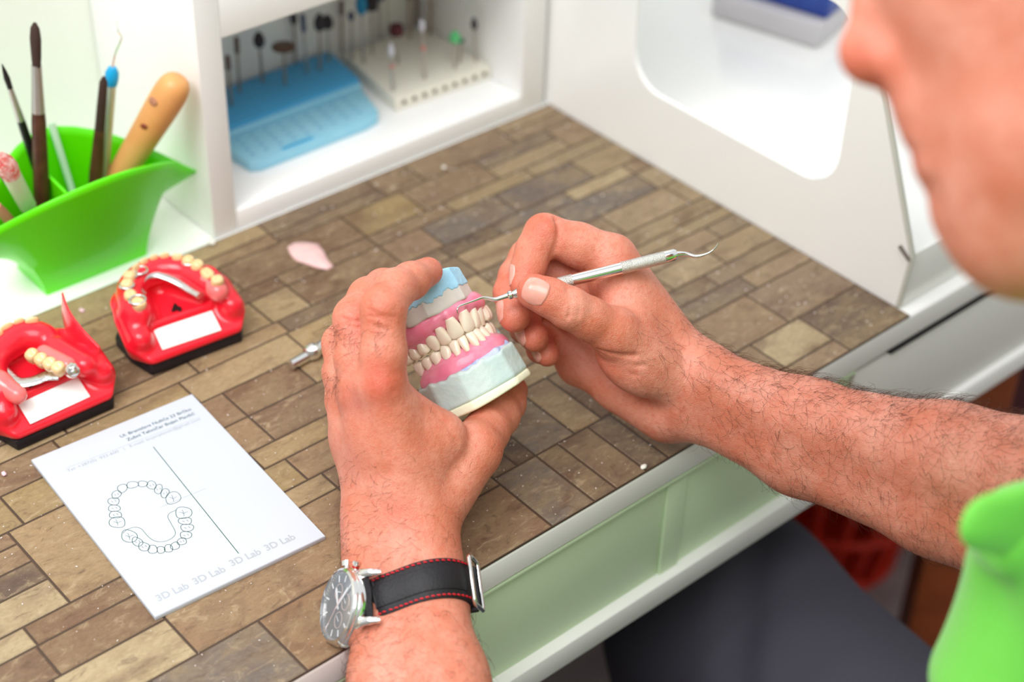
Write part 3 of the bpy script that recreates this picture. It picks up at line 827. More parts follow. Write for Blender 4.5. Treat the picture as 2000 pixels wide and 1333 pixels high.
def tooth_bm(bm, M, w, h, t, kind='front', sh=0.):
    """w width, h height, t thickness (mm); local y up from neck (0) to edge (h), z outwards"""
    nr, ns = 18, 28; rings = []
    for i in range(nr+1):
        v = i/nr
        y = h*(v if v < 1 else 1)
        e = (1-max(0, (v-.80)/.20)**2.6*.55) if kind == 'front' else (1-max(0, (v-.72)/.28)**2.2*.45)
        wid = w/2*(.62+.38*math.sin(min(1, v/.75)*PI/2))*(e if v < 1 else e*.86)
        if kind == 'front':
            th = t/2*(1-.70*v**1.3)*(e if v < 1 else e*.7); zc = t/2*(-.05-.12*v)+sh*v+.35*math.sin(v*PI)
        elif kind == 'canine':
            wid = w/2*(.60+.40*math.sin(min(1, v/.6)*PI/2))*(1-max(0, (v-.62)/.38)**1.5*.62); th = t/2*(1-.62*v**1.3); zc = -.1*t*v+.5*math.sin(v*PI)
        else:
            th = t/2*(.80+.20*math.sin(v*PI))*(e if v < 1 else e*.8); zc = 0
        row = []
        for k in range(ns):
            a = 2*PI*k/ns; ca, sa = math.cos(a), math.sin(a)
            ex = 2/2.5
            x = wid*abs(ca)**ex*(1 if ca > 0 else -1); z = th*abs(sa)**ex*(1 if sa > 0 else -1)+zc
            if sa > 0: z -= .06*(x*x)/(w/2)*1.2          # labial face curves round
            yy = y
            if i == nr and kind == 'front': yy = h-.25*(x/(w/2))**2
            if kind == 'back' and v > .8: yy = y-.9*math.exp(-((z-zc)/(t*.16))**2)*(v-.8)/.2*(1 if True else 0)+.25*math.cos(x/w*4*PI)*(v-.8)/.2
            row.append(bm.verts.new(M @ Vector((x/1000, yy/1000, z/1000))))
        rings.append(row)
    for A, B in zip(rings, rings[1:]):
        for k in range(ns): bm.faces.new((A[k], A[(k+1) % ns], B[(k+1) % ns], B[k]))
    bm.faces.new(rings[0][::-1])
    c = bm.verts.new(sum((v.co for v in rings[-1]), Vector())/ns)
    for k in range(ns): bm.faces.new((rings[-1][k], rings[-1][(k+1) % ns], c))
def tooth_obj(name, M, w, h, t, kind, m, par, label=None):
    bm = bmesh.new(); tooth_bm(bm, M, w, h, t, kind); o = bm_obj(name, bm, m, par, smooth=True)
    if label: o['label'] = label
    return o

M_tooth = mat('acrylic_tooth', srgb(250, 232, 210), .18, coat=.4, sss=.25, sssr=(1, .8, .6), sscale=.002, noise=(160, .5, srgb(252, 240, 222)))
M_toothc = mat('cream_tooth', srgb(232, 196, 142), .22, coat=.3, sss=.15, sssr=(1, .7, .4), sscale=.002, noise=(120, .5, srgb(240, 212, 160)))
M_wax = mat('pink_wax', srgb(246, 134, 162), .3, coat=.25, sss=.3, sssr=(1, .4, .4), sscale=.003, noise=(90, .6, srgb(250, 168, 188)), bump=(220, .35, .0008))
M_cast = mat('grey_white_cast', srgb(208, 202, 194), .35, noise=(70, .5, srgb(226, 216, 206)), bump=(160, .4, .001))
M_blue = mat('pale_blue_stone', srgb(158, 208, 234), .55, noise=(80, .6, srgb(178, 220, 240)), bump=(260, .5, .0012))
M_plas = mat('white_plaster', srgb(206, 222, 216), .42, noise=(60, .8, srgb(190, 214, 212)), bump=(120, .55, .0016))
M_cream = mat('cream_plaster', srgb(246, 246, 216), .5, bump=(200, .3, .0008))
M_purp = mat('purple_blue_stone', srgb(168, 182, 222), .5, noise=(140, .8, srgb(216, 222, 238)), bump=(200, .7, .0016))

ex0 = W((.875, -.485, 0)); tc_ = W((0, 0, -1)); ey0 = np.cross(tc_, ex0)
yw = math.radians(20); ph_ = math.radians(5)
ez1 = ex0*math.sin(yw)+tc_*math.cos(yw); ex1 = ex0*math.cos(yw)-tc_*math.sin(yw)
ey2 = ey0*math.cos(ph_)+ez1*math.sin(ph_); ez2 = ez1*math.cos(ph_)-ey0*math.sin(ph_)
DEN = frame_thing('denture_model', 'wax denture try-in on blue and white plaster casts, held in the left hand', 'dental model', P(908, 650, .922), ex1, ey2, ez2)

def arch_pts(step_list, k=.041, side=1):
    out = []
    xs = np.linspace(0, 40, 4000); zs = -k*xs**2; s = np.concatenate([[0], np.cumsum(np.hypot(np.diff(xs), np.diff(zs)))])
    for q in step_list:
        i = min(np.searchsorted(s, q), len(xs)-1); x = xs[i]; out.append((side*x, -k*x*x, math.atan2(2*k*x, 1)*side))
    return out
def arch_curve(n=41, xm=25, k=.041, dz=0, y=0):
    return [mv(x, y, -k*x*x+dz) for x in np.linspace(-xm, xm, n)]
def horseshoe(a, b, zc, zback, n=48, dx=0):
    pts = []
    for i in range(n+1):
        t = PI*i/n; pts.append(((a*math.cos(t)+dx)/1000, (zc+b*math.sin(t))/1000))
    pts += [((-a+dx)/1000, (zc-8)/1000), ((-a*.80+dx)/1000, zback/1000), ((a*.80+dx)/1000, zback/1000), ((a+dx)/1000, (zc-8)/1000)]
    return pts
def slab(s, poly, y0f, y1f, k=.0015, kk=.001, taper=0., rr=0.):
    """extruded polygon between y0f and y1f (functions of x and z giving metres); taper: outward slope with y"""
    d2 = plan_d(s, poly)[:, None, :]-rr
    Y = s.ax[1][None, :, None]; X = s.ax[0][:, None, None]; Z = s.ax[2][None, None, :]
    d2 = d2 + taper*(Y-0)
    a = y0f(X, Z)-Y; b = Y-y1f(X, Z)
    def smax(p, q):
        h = np.clip(.5+.5*(p-q)/k, 0, 1); return q*(1-h)+p*h+k*h*(1-h)
    d = smax(smax(d2, a), b)
    s._put((slice(None),)*3, np.broadcast_to(d, s.a.shape).astype(np.float32), kk)
def cst(v): return lambda X, Z: v/1000+0*X
def wob(v, *terms):
    def f(X, Z):
        r = v/1000+0*X*Z
        for (amp, fx, fz, p) in terms: r = r+amp/1000*np.sin(X*1000*fx+Z*1000*fz+p)
        return r
    return f
SP = .13
def sp_(p): return (p[0], p[1]+SP*p[2], p[2])
def mmp(*pts): return [(a/1000, b/1000) for a, b in pts]
LOWP = mmp((-25, -10), (-14, 1.0), (-2, 3.0), (9, 2.2), (19, -6), (24, -22), (22, -38), (-22, -38), (-27, -24))
UPPP = mmp((-23.5, -11), (-14, -.8), (-2, 1.2), (9, .8), (17.2, -8), (19.4, -26), (15, -38), (-20, -38), (-25.5, -24))
LO = (-40, -42, -50); HI = (36, 42, 12); HS = .5
# lower plaster base and its cream underside
s = mm_field(LO, HI, HS)
slab(s, LOWP, cst(-34), wob(-17.2, (.6, .35, .2, 1), (.35, .9, .4, 0)), k=.002, taper=.06, rr=.0038)
s.ell(mv(21, -13, -27), mv(7, 8, 10), k=.005)
s.obj('lower_base', M_plas, DEN)
s = mm_field(LO, HI, HS)
slab(s, LOWP, wob(-38.8, (.5, .1, 0, 0)), cst(-33.7), k=.0018, taper=.06, rr=.0038)
o = s.obj('base_underside', M_cream, DEN); o['label'] = 'cream plaster underside of the lower base'
s = mm_field(LO, HI, .4)                                       # purple blue rim behind the gum
s.chain([(mv(14, -9, -23), .0035), (mv(20.5, -7.0, -28), .0042), (mv(22.5, -11, -30), .0045), (mv(23.5, -16, -28), .0040)], k=.002)
s.chain([(mv(24, -16.3, -22), .0022), (mv(19.5, -16.8, -6.5), .0022), (mv(10, -17.2, 1.8), .0019), (mv(-3, -17.8, 4.5), .0017), (mv(-14, -18, 1.5), .0012)], k=.002)
o = s.obj('stone_rim', M_purp, DEN); o['label'] = 'blue purple stone rim along the lower gum'
# lower gum wax
s = mm_field(LO, HI, .4)
cv = spline([sp_(q) for q in [(-24, -13.4, -23.5), (-19, -13.4, -13.8), (-12, -13.4, -6.0), (0, -13.4, -2.6), (12, -13.4, -6.0), (18.5, -13.4, -13.8), (21.5, -12.6, -23)]], 6)
s.chain([(p/1000, .0044) for p in cv], k=.003)
s.chain([(mv(p[0]*.95, -9.2+SP*p[2], p[2]-2.0), .0026) for p in cv], k=.002)
s.chain([(mv(p[0]*1.06, -16.4, p[2]+1.4), .0030) for p in cv], k=.003)
LT = [(+1, q, w) for q, w in ((2.8, 5.2), (8.1, 5.6), (14.2, 6.6), (21, 6.9), (28, 7))]+[(-1, q, w) for q, w in ((2.8, 5.2), (8.1, 5.6), (14.2, 6.6), (21, 6.9), (28, 7.0), (35.4, 8))]
UT = [(+1, q, w) for q, w in ((4.25, 8.5), (11.6, 6.6), (18.6, 7.4), (25.7, 6.9), (32.6, 7))]+[(-1, q, w) for q, w in ((4.25, 8.5), (11.8, 7), (19.0, 7.6), (26.2, 7.0), (33.2, 7), (41, 9))]
def tooth_frame(x, z, ang, y, up):
    """up=-1: edge points down (upper tooth)"""
    out = Vector((math.sin(ang), 0, math.cos(ang))); yy = Vector((0, up, 0)); xx = yy.cross(out)
    return Matrix(((xx.x, yy.x, out.x, x/1000), (xx.y, yy.y, out.y, y/1000), (xx.z, yy.z, out.z, z/1000), (0, 0, 0, 1)))
KL = .044; SPL = .095
low = []
for sd, q, w in LT:
    x, z, a = arch_pts([q], k=KL, side=sd)[0]; z -= 1.3; low.append((x, z, a, w, q))
    # necks stand proud and the wax dips between them
    s.push([mv(x+math.sin(a)*1.5, -12+SP*z, z+math.cos(a)*1.5), mv(x+math.sin(a)*1.5, -14.5+SP*z, z+math.cos(a)*1.5)], .0020, -.0006)
for (xa, za, aa, wa, qa), (xb, zb, ab, wb, qb) in zip(low, low[1:]):
    if abs(qa-qb) < 9 and xa*xb > 0:
        s.push([mv((xa+xb)/2, -8.5+SP*za, (za+zb)/2+2.5), mv((xa+xb)/2, -10.5+SP*za, (za+zb)/2+3)], .0012, .0010)
s.obj('lower_gum', M_wax, DEN)
for (x, z, a, w, q) in low:
    kd = 'canine' if 12 < q < 16 else ('front' if q < 12 else 'back')
    tooth_obj('lower_tooth', tooth_frame(x, z, a, (-9.6 if kd != 'back' else -9.0)+SPL*z, 1), w, 9.6 if q < 17 else 8.6, 6.2 if kd != 'back' else 7.2, kd, M_tooth, DEN)
# upper gum wax
s = mm_field(LO, HI, .4)
cu = spline([sp_(q) for q in [(-25.5, 13.0, -24.5), (-21, 12.2, -15.8), (-14, 13.2, -7.4), (0, 13.6, -3.2), (13, 13.2, -7.2), (18.3, 12.4, -14.5), (20.0, 13, -21)]], 6)
s.chain([(p/1000, .0037) for p in cu], k=.003)
s.chain([(mv(p[0]*.96, p[1]-4.2, p[2]-1.8), .0026) for p in cu], k=.002)
s.chain([(mv(p[0]*.955, 14.4+SP*.3*p[2], p[2]+.5), .0024) for p in cu], k=.003)
upp = []
for sd, q, w in UT:
    x, z, a = arch_pts([q], k=.041, side=sd)[0]; upp.append((x, z, a, w, q))
    s.push([mv(x+math.sin(a)*2, 12.5+SP*z, z+math.cos(a)*2), mv(x+math.sin(a)*2, 15+SP*z, z+math.cos(a)*1.5)], .0023, -.0006)
for (xa, za, aa, wa, qa), (xb, zb, ab, wb, qb) in zip(upp, upp[1:]):
    if abs(qa-qb) < 10 and xa*xb > 0: s.push([mv((xa+xb)/2, 8.2+SP*za, (za+zb)/2+2), mv((xa+xb)/2, 10.8+SP*za, (za+zb)/2+2.4)], .0013, .0011)
s.obj('upper_gum', M_wax, DEN)
for (x, z, a, w, q) in upp:
    kd = 'canine' if 18 < q < 20 else ('front' if q < 18 else 'back')
    hh = {True: 12.0, False: 10.6}[q < 5 or 18 < q < 20]
    tooth_obj('upper_tooth', tooth_frame(x, z, a, (hh-.9 if kd != 'back' else 9.2)+SP*z, -1), w, hh if kd != 'back' else 9.0, 6.8 if kd != 'back' else 8, kd, M_tooth, DEN)
# cast and blue stone above
s = mm_field(LO, HI, HS)
slab(s, UPPP, wob(15.6, (.5, .3, .2, 0)), cst(27.5), k=.002, taper=.05, rr=.0012)
s.obj('upper_cast', M_cast, DEN)
s = mm_field(LO, HI, .4)
slab(s, UPPP, wob(24.0, (.9, .33, .1, 1.0), (.7, .8, .3, 0), (.35, 1.9, .7, 2)), lambda X, Z: .0375-((X+.006)*1000)**2*.0000085+0*Z, k=.0010, taper=.07, rr=.0022)
s.obj('upper_base', M_blue, DEN)
# pencil marks on the wax
bm = bmesh.new()
M_ink = mat('pencil_mark', srgb(70, 60, 110), .6)
dbvh = None
# ================================================================ CARVING PROBE
M_chr = mat('polished_steel', (.82, .82, .80), .12, metal=1)
M_knl = mat('knurled_steel', (.74, .74, .70), .34, metal=1, bump=(2600, .8, .0006))
PR_ = thing('dental_probe', 'double ended steel dental probe held between thumb and forefinger of right hand', 'probe', tuple(P(1160, 534, .9275)))
def pr(name, pts, rads, m, n=16):
    o = tube_obj(name, [P(*p) for p in pts], [r/1000 for r in rads], m, PR_, n, up=(.3, .2, 1)); o.matrix_parent_inverse = Matrix.Translation(-Vector(PR_.location)); return o
def lerp(a, b, t): return tuple(a[i]+(b[i]-a[i])*t for i in range(3))
h0 = (1006, 575, .9262); h1 = (1322, 497, .9340)
pr('probe_tip', spline([(894.5, 615, .9165), (893, 606, .9155), (897, 598.5, .9165), (906, 595, .918), (924, 588.5, .920), (940, 582.5, .922), (950, 582.5, .923), (966, 585, .924), (981, 581, .925), (993, 577, .9258)], 6),
   list(np.interp(np.linspace(0, 1, 55), [0, .15, .5, .75, 1], [.22, .45, .62, 1.05, 1.5])), M_chr)
pr('collar', [(991, 577.6, .9258), (994, 577, .9258), (999, 576, .926), (1001, 575.5, .926), (1012, 573, .9263)], [1.5, 2.5, 2.5, 1.9, 2.9], M_chr)
a_, b_ = h0, h1
def hq(t): return lerp(a_, b_, t)
pr('handle', [hq(.015), hq(.03), hq(.66)], [2.9, 3.3, 3.3], M_chr, 24)
for t0, t1 in ((.265, .355), (.655, .925)):
    n = 24 if t0 < .5 else 70; pr('knurled_grip', [hq(t0+(t1-t0)*k/n) for k in range(n+1)], [3.36+.22*(k % 2) for k in range(n+1)], M_knl, 28)
pr('handle_end', [hq(.92), hq(.93), hq(.985), hq(1.0)], [3.3, 3.35, 3.35, 2.6], M_chr, 24)
pr('probe_tip', spline([(1320, 497.5, .934), (1330, 496.5, .934), (1341, 497, .934), (1357, 501, .9335), (1370, 499.5, .933), (1383, 495, .932), (1393, 488.5, .931), (1400, 480.5, .930), (1402.5, 475, .9295)], 6),
   list(np.interp(np.linspace(0, 1, 49), [0, .3, .6, 1], [1.9, 1.1, .6, .25])), M_chr)

# ================================================================ STEEL ROD TOOL ON THE MAT
rt = thing('steel_tool', 'short chrome tool with a ball joint lying on the mat behind the left hand', 'tool', tuple(OZ(620, 683, MT)))
def rp(px, py, r): return OZ(px, py, MT+r)
o = tube_obj('rod', [rp(567, 714, .0035), rp(568, 713.5, .0035), rp(598, 697, .0035)], [.0026, .0034, .0034], M_chr, rt, 20); o.matrix_parent_inverse = Matrix.Translation(-Vector(rt.location))
o = tube_obj('sleeve', [rp(596, 698, .0035), rp(600, 695, .0035), rp(604, 691, .0045), rp(611, 687, .005), rp(618, 684, .0045), rp(622, 682, .0035)], [.0024, .0045, .0050, .0058, .0048, .003], M_chr, rt, 20); o.matrix_parent_inverse = Matrix.Translation(-Vector(rt.location))
o = tube_obj('shaft', [rp(620, 683, .0045), rp(670, 660, .0045), rp(720, 636, .0045)], [.0045, .0045, .0045], M_chr, rt, 20); o.matrix_parent_inverse = Matrix.Translation(-Vector(rt.location))

# ================================================================ WRISTWATCH
wn = W((-.845, -.218, -.49)); wx = W((0, -.90, .44)); wx = wx-wn*(wx@wn); wx /= np.linalg.norm(wx); wy = np.cross(wn, wx)
WC = P(691, 1189, .8675)
WT = frame_thing('wristwatch', 'steel chronograph with dark blue dial and black red-stitched strap on left wrist', 'watch', WC, wx, wy, wn)
M_dial = mat('dark_blue_dial', srgb(42, 50, 74), .35, noise=(300, .3, srgb(54, 62, 88)))
M_sub = mat('sub_dial_ring', srgb(190, 160, 150), .4); M_mk = mat('silver_markers', srgb(226, 226, 230), .3)
M_glass = mat('watch_glass', (.9, .97, 1), .02, alpha=.10, spec=.9); M_redm = mat('red_metal', srgb(190, 30, 30), .25, metal=.6)
M_pk = mat('pink_hand', srgb(226, 178, 172), .4)
def lathe(bm, prof, n=64):
    rings = [[bm.verts.new((r*math.cos(2*PI*k/n)/1000, r*math.sin(2*PI*k/n)/1000, z/1000)) for k in range(n)] for r, z in prof]
    for A, B in zip(rings, rings[1:]):
        for k in range(n): bm.faces.new((A[k], A[(k+1) % n], B[(k+1) % n], B[k]))
    bm.faces.new(rings[0][::-1]); bm.faces.new(rings[-1])
bm = bmesh.new(); lathe(bm, [(17.5, -1), (20, .5), (20.8, 2.5), (20.8, 6), (20.2, 7.4), (19.9, 7.6), (19.9, 8.2), (19.2, 9.6), (18.0, 10.3), (17.8, 8.6)])
case = bm_obj('watch_case', bm, M_chr, WT, autosmooth=30)
bm = bmesh.new(); lathe(bm, [(17.75, 8.0), (17.75, 8.6)]); bm_obj('dial', bm, M_dial, WT, autosmooth=30)
bm = bmesh.new(); lathe(bm, [(17.7, 10.0), (17.7, 10.4), (16.8, 10.9), (12, 11.1), (4, 11.2)]); bm_obj('glass', bm, M_glass, WT, autosmooth=60)
def flatbar(bm, ang, r0, r1, w0, w1, z, th=.25, c=(0, 0)):
    a = math.radians(ang); d = Vector((math.sin(a), math.cos(a), 0)); s_ = Vector((d.y, -d.x, 0)); cc = Vector((c[0], c[1], 0))
    # ang measured clockwise from 12 (+y); +x is 3 o'clock
    pts = [cc+d*r0-s_*w0, cc+d*r1-s_*w1, cc+d*r1+s_*w1, cc+d*r0+s_*w0]
    lo_ = [bm.verts.new(Vector((p.x, p.y, z))/1000) for p in pts]; hi_ = [bm.verts.new(Vector((p.x, p.y, z+th))/1000) for p in pts]
    bm.faces.new(hi_); bm.faces.new(lo_[::-1])
    for k in range(4): bm.faces.new((lo_[k], lo_[(k+1) % 4], hi_[(k+1) % 4], hi_[k]))
bm = bmesh.new()
for k in range(12):
    if k == 6: continue
    flatbar(bm, k*30, 12.6, 16.0, .38, .38, 8.6)
bm_obj('hour_markers', bm, M_mk, WT)
bm = bmesh.new()
for k in range(60): flatbar(bm, k*6, 16.6, 17.3, .09, .09, 8.6, .05)
bm_obj('minute_track', bm, M_mk, WT)
for cx_, cy_ in ((7.4, 0), (0, -7.6), (-7.4, 0)):
    bm = bmesh.new(); a_tube(bm, [((cx_+4.1*math.cos(2*PI*k/40))/1000, (cy_+4.1*math.sin(2*PI*k/40))/1000, .00872) for k in range(41)], .00022, 6, cap=False)
    sd = bm_obj('sub_dial', bm, M_sub, WT, autosmooth=60)
    bm = bmesh.new(); flatbar(bm, 200 if cx_ > 0 else 60, -1, 3.2, .3, .12, 8.9, .1, (cx_, cy_)); bm_obj('sub_dial_hand', bm, M_mk, sd)
bm = bmesh.new(); flatbar(bm, 78, -2, 8.5, .5, .9, 9.1); flatbar(bm, 78, 8.5, 10.5, 1.3, .1, 9.1); bm_obj('hour_hand', bm, M_mk, WT)
bm = bmesh.new(); flatbar(bm, 152, -2, 13.0, .45, .8, 9.4); bm_obj('minute_hand', bm, M_mk, WT)
bm = bmesh.new(); flatbar(bm, 322, -5, 15.8, .22, .12, 9.75, .12); bm_obj('second_hand', bm, M_pk, WT)
# crown, pushers, lugs
def lathe_x(bm, prof, M, n=28):
    rings = [[bm.verts.new(M@Vector((x/1000, r*math.cos(2*PI*k/n)/1000, r*math.sin(2*PI*k/n)/1000))) for k in range(n)] for x, r in prof]
    for A, B in zip(rings, rings[1:]):
        for k in range(n): bm.faces.new((A[k], A[(k+1) % n], B[(k+1) % n], B[k]))
    bm.faces.new(rings[0][::-1]); bm.faces.new(rings[-1])
for nm, ang, pf, m_ in (('crown', 0, [(20, 1.6), (21.4, 1.6), (21.5, 2.7), (24.2, 2.9), (24.6, 2.4)], M_chr), ('pusher', 27, [(20, 1.1), (22, 1.1), (22.1, 1.9), (23.8, 1.9), (24.1, 1.5)], M_chr), ('pusher', -27, [(20, 1.1), (22, 1.1), (22.1, 1.9), (23.8, 1.9), (24.1, 1.5)], M_chr)):
    bm = bmesh.new(); lathe_x(bm, pf, Matrix.Translation((0, 0, .0045))@Matrix.Rotation(math.radians(ang), 4, 'Z')); bm_obj(nm, bm, m_, WT, autosmooth=30)
bm = bmesh.new(); lathe_x(bm, [(20.2, 1.7), (21.3, 1.7)], Matrix.Translation((0, 0, .0045))@Matrix.Rotation(math.radians(-27), 4, 'Z')); bm_obj('pusher_ring', bm, M_redm, WT, autosmooth=30)
for sx_ in (-1, 1):
    for sy_ in (-1, 1):
        bm = bmesh.new(); xx = sx_*12.6
        pts = [(xx*1.02, sy_*14.5, 5.5), (xx*1.0, sy_*19, 4.8), (xx*.99, sy_*23, 2.2), (xx*.98, sy_*26, -1.5)]
        a_tube(bm, [Vector(p)/1000 for p in spline(pts, 4)], [.0021]*5+[.0019]*4+[.0015]*3+[.0012], 10, sx=.85, sy=1.25, up=(1, 0, 0)); bm_obj('lug', bm, M_chr, WT, autosmooth=60)
# strap around the wrist (built in world space, parented)
M_lea = mat('black_leather', srgb(22, 19, 24), .55, bump=(700, .5, .0005)); M_thr = mat('red_thread', srgb(206, 24, 40), .5)
inv = WT.matrix_world.inverted()
c0 = Vector(P(753, 1137, .882)); c1 = Vector(P(829, 1131, .8770)); fa = Vector(FAL[0][0]-WRL[0][0]+FAL[1][0]-WRL[1][0]).normalized()
_s = fa*((Vector(WC)-(c0+c1)/2).dot(fa)-.0035)
c0 = c0+_s; c1 = c1+_s
u_ = (c1-c0); u_ = (u_-fa*u_.dot(fa)).normalized(); w_ = fa.cross(u_); 
if w_.dot(Vector(W((0, 0, -1)))) < 0: w_ = -w_
Rw = .0190+.0030
lug6 = Vector(WC)-Vector(wy)*.0215+Vector(wn)*.0015; lug12 = Vector(WC)+Vector(wy)*.0245-Vector(wn)*.001
path = [lug6, lug6.lerp(c0+w_*Rw, .5)-u_*.0015]
for k in range(0, 5):
    path.append(c0.lerp(c1, k/4)+w_*Rw + (w_*(-.0010) if k == 0 else Vector()))
for k in range(1, 13):
    a = PI*k/13; path.append(c1+w_*Rw*math.cos(a)+u_*Rw*math.sin(a))
for k in range(0, 4): path.append(c1.lerp(c0, k/3)-w_*Rw)
for k in range(1, 3):
    a = PI*k/9; path.append(c0-w_*Rw*math.cos(a)-u_*Rw*math.sin(a))
path.append(lug12)
# straighten path in the ring plane positions, keep strap width along the forearm
pp = [Vector(p) for p in spline(path, 4)]
ctr = (c0+c1)/2
# project onto the plane through ctr across the forearm, blending to the lug offset at both ends
def plane(p): return p-fa*((p-ctr).dot(fa))
offs = (lug6-ctr).dot(fa), (lug12-ctr).dot(fa)
N_ = len(pp); q_ = []
for i, p in enumerate(pp):
    t = i/(N_-1); o_ = offs[0]*max(0, 1-t/.4)**2*(1+2*t/.4) + offs[1]*max(0, 1-(1-t)/.4)**2*(1+2*(1-t)/.4)
    q_.append(plane(p)+fa*o_)
def ribbon(name, pts, hw, th, m, par, off=0, wd=None):
    bm = bmesh.new(); rows = []
    for i, p in enumerate(pts):
        t = (pts[min(i+1, len(pts)-1)]-pts[max(i-1, 0)]).normalized(); b = (fa-t*fa.dot(t)).normalized(); nn = t.cross(b)
        if nn.dot(p-ctr) < 0: nn = -nn
        h = hw if wd is None else wd(i/(len(pts)-1)); prof = [(-1, 0), (-.97, .8), (-.86, 1), (.86, 1), (.97, .8), (1, 0)]
        rows.append([bm.verts.new(inv@(p+b*h*a+nn*(off+th*c))) for a, c in prof])
    for A, B in zip(rows, rows[1:]):
        for k in range(6): bm.faces.new((A[k], A[(k+1) % 6], B[(k+1) % 6], B[k]))
    bm.faces.new(rows[0]); bm.faces.new(rows[-1][::-1]); return bm_obj(name, bm, m, par, autosmooth=50)
ribbon('strap', q_, .0108, .0026, M_lea, WT, 0)
i0 = int(N_*.06); i1 = int(N_*.46)
ribbon('strap_padding', q_[i0+2:i1], .0062, .0012, M_lea, WT, .0022)
bm = bmesh.new(); 
def frame_at(i):
    t = (q_[min(i+1, N_-1)]-q_[max(i-1, 0)]).normalized(); b = (fa-t*fa.dot(t)).normalized(); nn = t.cross(b)
    if nn.dot(q_[i]-ctr) < 0: nn = -nn
    return t, b, nn
seg = [q_[i] for i in range(N_)]; L_ = [0]
for i in range(1, N_): L_.append(L_[-1]+(q_[i]-q_[i-1]).length)
sp_ = L_[i0+4]
while sp_ < L_[i1+6]:
    i = max(j for j in range(N_) if L_[j] <= sp_); t, b, nn = frame_at(i); p = q_[i].lerp(q_[i+1], (sp_-L_[i])/(L_[i+1]-L_[i]))
    for s_ in (-1, 1):
        c_ = p+b*s_*.0091+nn*.0027
        a_tube(bm, [inv@(c_-t*.0009-b*.0002), inv@c_+inv.to_3x3()@(nn*.0003), inv@(c_+t*.0009+b*.0002)], [.00035, .00052, .00035], 8)
    sp_ += .0027
bm_obj('stitching', bm, M_thr, WT, autosmooth=60)
ib = int(N_*.50); t, b, nn = frame_at(ib); cB = q_[ib]+nn*.0048
bm = bmesh.new(); ring = [b*.0132+t*.008, b*.0132-t*.0075, -b*.0132-t*.0075, -b*.0132+t*.008]
ring = [ring[i]*(1-s)+ring[(i+1) % 4]*s for i in range(4) for s in (.08, .5, .92)]
a_tube(bm, [inv@(cB+r_) for r_ in ring+[ring[0]]], .0012, 10, cap=False, up=tuple(inv.to_3x3()@nn)); bm_obj('buckle', bm, M_chr, WT, autosmooth=60)
ribbon('strap_keeper', q_[ib+5:ib+9], .0122, .0052, M_lea, WT, 0)

# ================================================================ SHIRT AND TROUSERS
M_polo = mat('neon_green_jersey', srgb(114, 202, 74), .75, sheen=.3, bump=(1500, .3, .0004))
M_trs = mat('dark_grey_cloth', srgb(74, 72, 84), .85, bump=(1200, .4, .0004))
S = Field([.20, -.25, .50], [.98, .42, 1.12], .004)
S.cone(SHL, SHR, .062, .062, k=.03)
S.cone(CH+np.array([-.02, 0, 0]), CH+np.array([.06, 0, 0]), .110, .110, k=.05)
S.cone(CH+np.array([0, -.02, .02]), (.58, -.02, .60), .112, .134, k=.05)
S.cone(NECK+np.array([.0, -.03, -.03]), (SHL+SHR)/2+np.array([0, -.02, .0]), .060, .094, k=.03)
mL = SHL*.42+ELBL*.58; mR = SHR*.42+ELBR*.58
S.cone(SHL, mL, .064, .060, k=.02); S.cone(SHR, mR, .066, .064, k=.02)
S.cone(P(2010, 1050, .655), P(2120, 1150, .70), .022, .04, k=.03)
S.cone(P(2010, 1150, .68), P(1960, 1333, .70), .018, .03, k=.03)
S.cone(mL, mL+(ELBL-SHL)*.2, .053, .053, k=.004, sub=True); S.cone(mR, mR+(ELBR-SHR)*.2, .057, .057, k=.004, sub=True)
for q in ([(1960, 1110, .66), (1935, 1333, .66)], [(2040, 1080, .64), (1990, 1333, .64)]): S.push([P(*a) for a in q], .010, .006)
S.obj('polo_shirt', M_polo, person)
# collar point and button placket hanging forward
bm = bmesh.new()
cp = [(2080, 930, .640), (1985, 950, .632), (1915, 962, .627), (1882, 990, .625), (1866, 1040, .626), (1886, 1074, .632), (1930, 1078, .640), (2010, 1100, .655), (2090, 1120, .665)]
Ppts = [Vector(P(*c_)) for c_ in cp]; cen = Vector(P(1985, 1020, .640)); nv_ = Vector(W((-.3, 0, -1)))
rows = []
for r_, z_ in ((1.0, 0), (1.0, .003), (.80, .0075), (.4, .0095)):
    rows.append([bm.verts.new(cen+(p-cen)*r_+nv_*z_) for p in Ppts])
for A, B in zip(rows, rows[1:]):
    for k in range(len(A)): bm.faces.new((A[k], A[(k+1) % len(A)], B[(k+1) % len(A)], B[k]))
bm.faces.new(rows[-1]); bm.faces.new(rows[0][::-1])
cobj = bm_obj('collar', bm, M_polo, person, smooth=True); md = cobj.modifiers.new('sub', 'SUBSURF'); md.levels = 2; md.render_levels = 2
T = Field([.18, -.22, .01], [.98, .72, .66], .005)
T.cone((.53, -.04, .52), (.65, -.04, .52), .125, .125, k=.05)
KR = np.array([.700, .535, .490]); KLn = np.array([.40, .50, .50])
T.chain([((.62, .0, .49), .105), (tuple(KR), .082), ((.69, .53, .10), .052)], k=.03)
T.chain([((.53, .0, .50), .105), (tuple(KLn), .082), ((.41, .49, .10), .052)], k=.03)
for q in ([(1475, 1060, 1.2), (1455, 1180, 1.15), (1440, 1333, 1.12)], [(1640, 1200, 1.1), (1540, 1290, 1.1)], [(1700, 1230, 1.05), (1640, 1333, 1.02)]): T.push([P(*a) for a in q], .016, .008)
T.obj('trousers', M_trs, person)
sh2 = mat('black_shoe', (.02, .02, .022), .4)
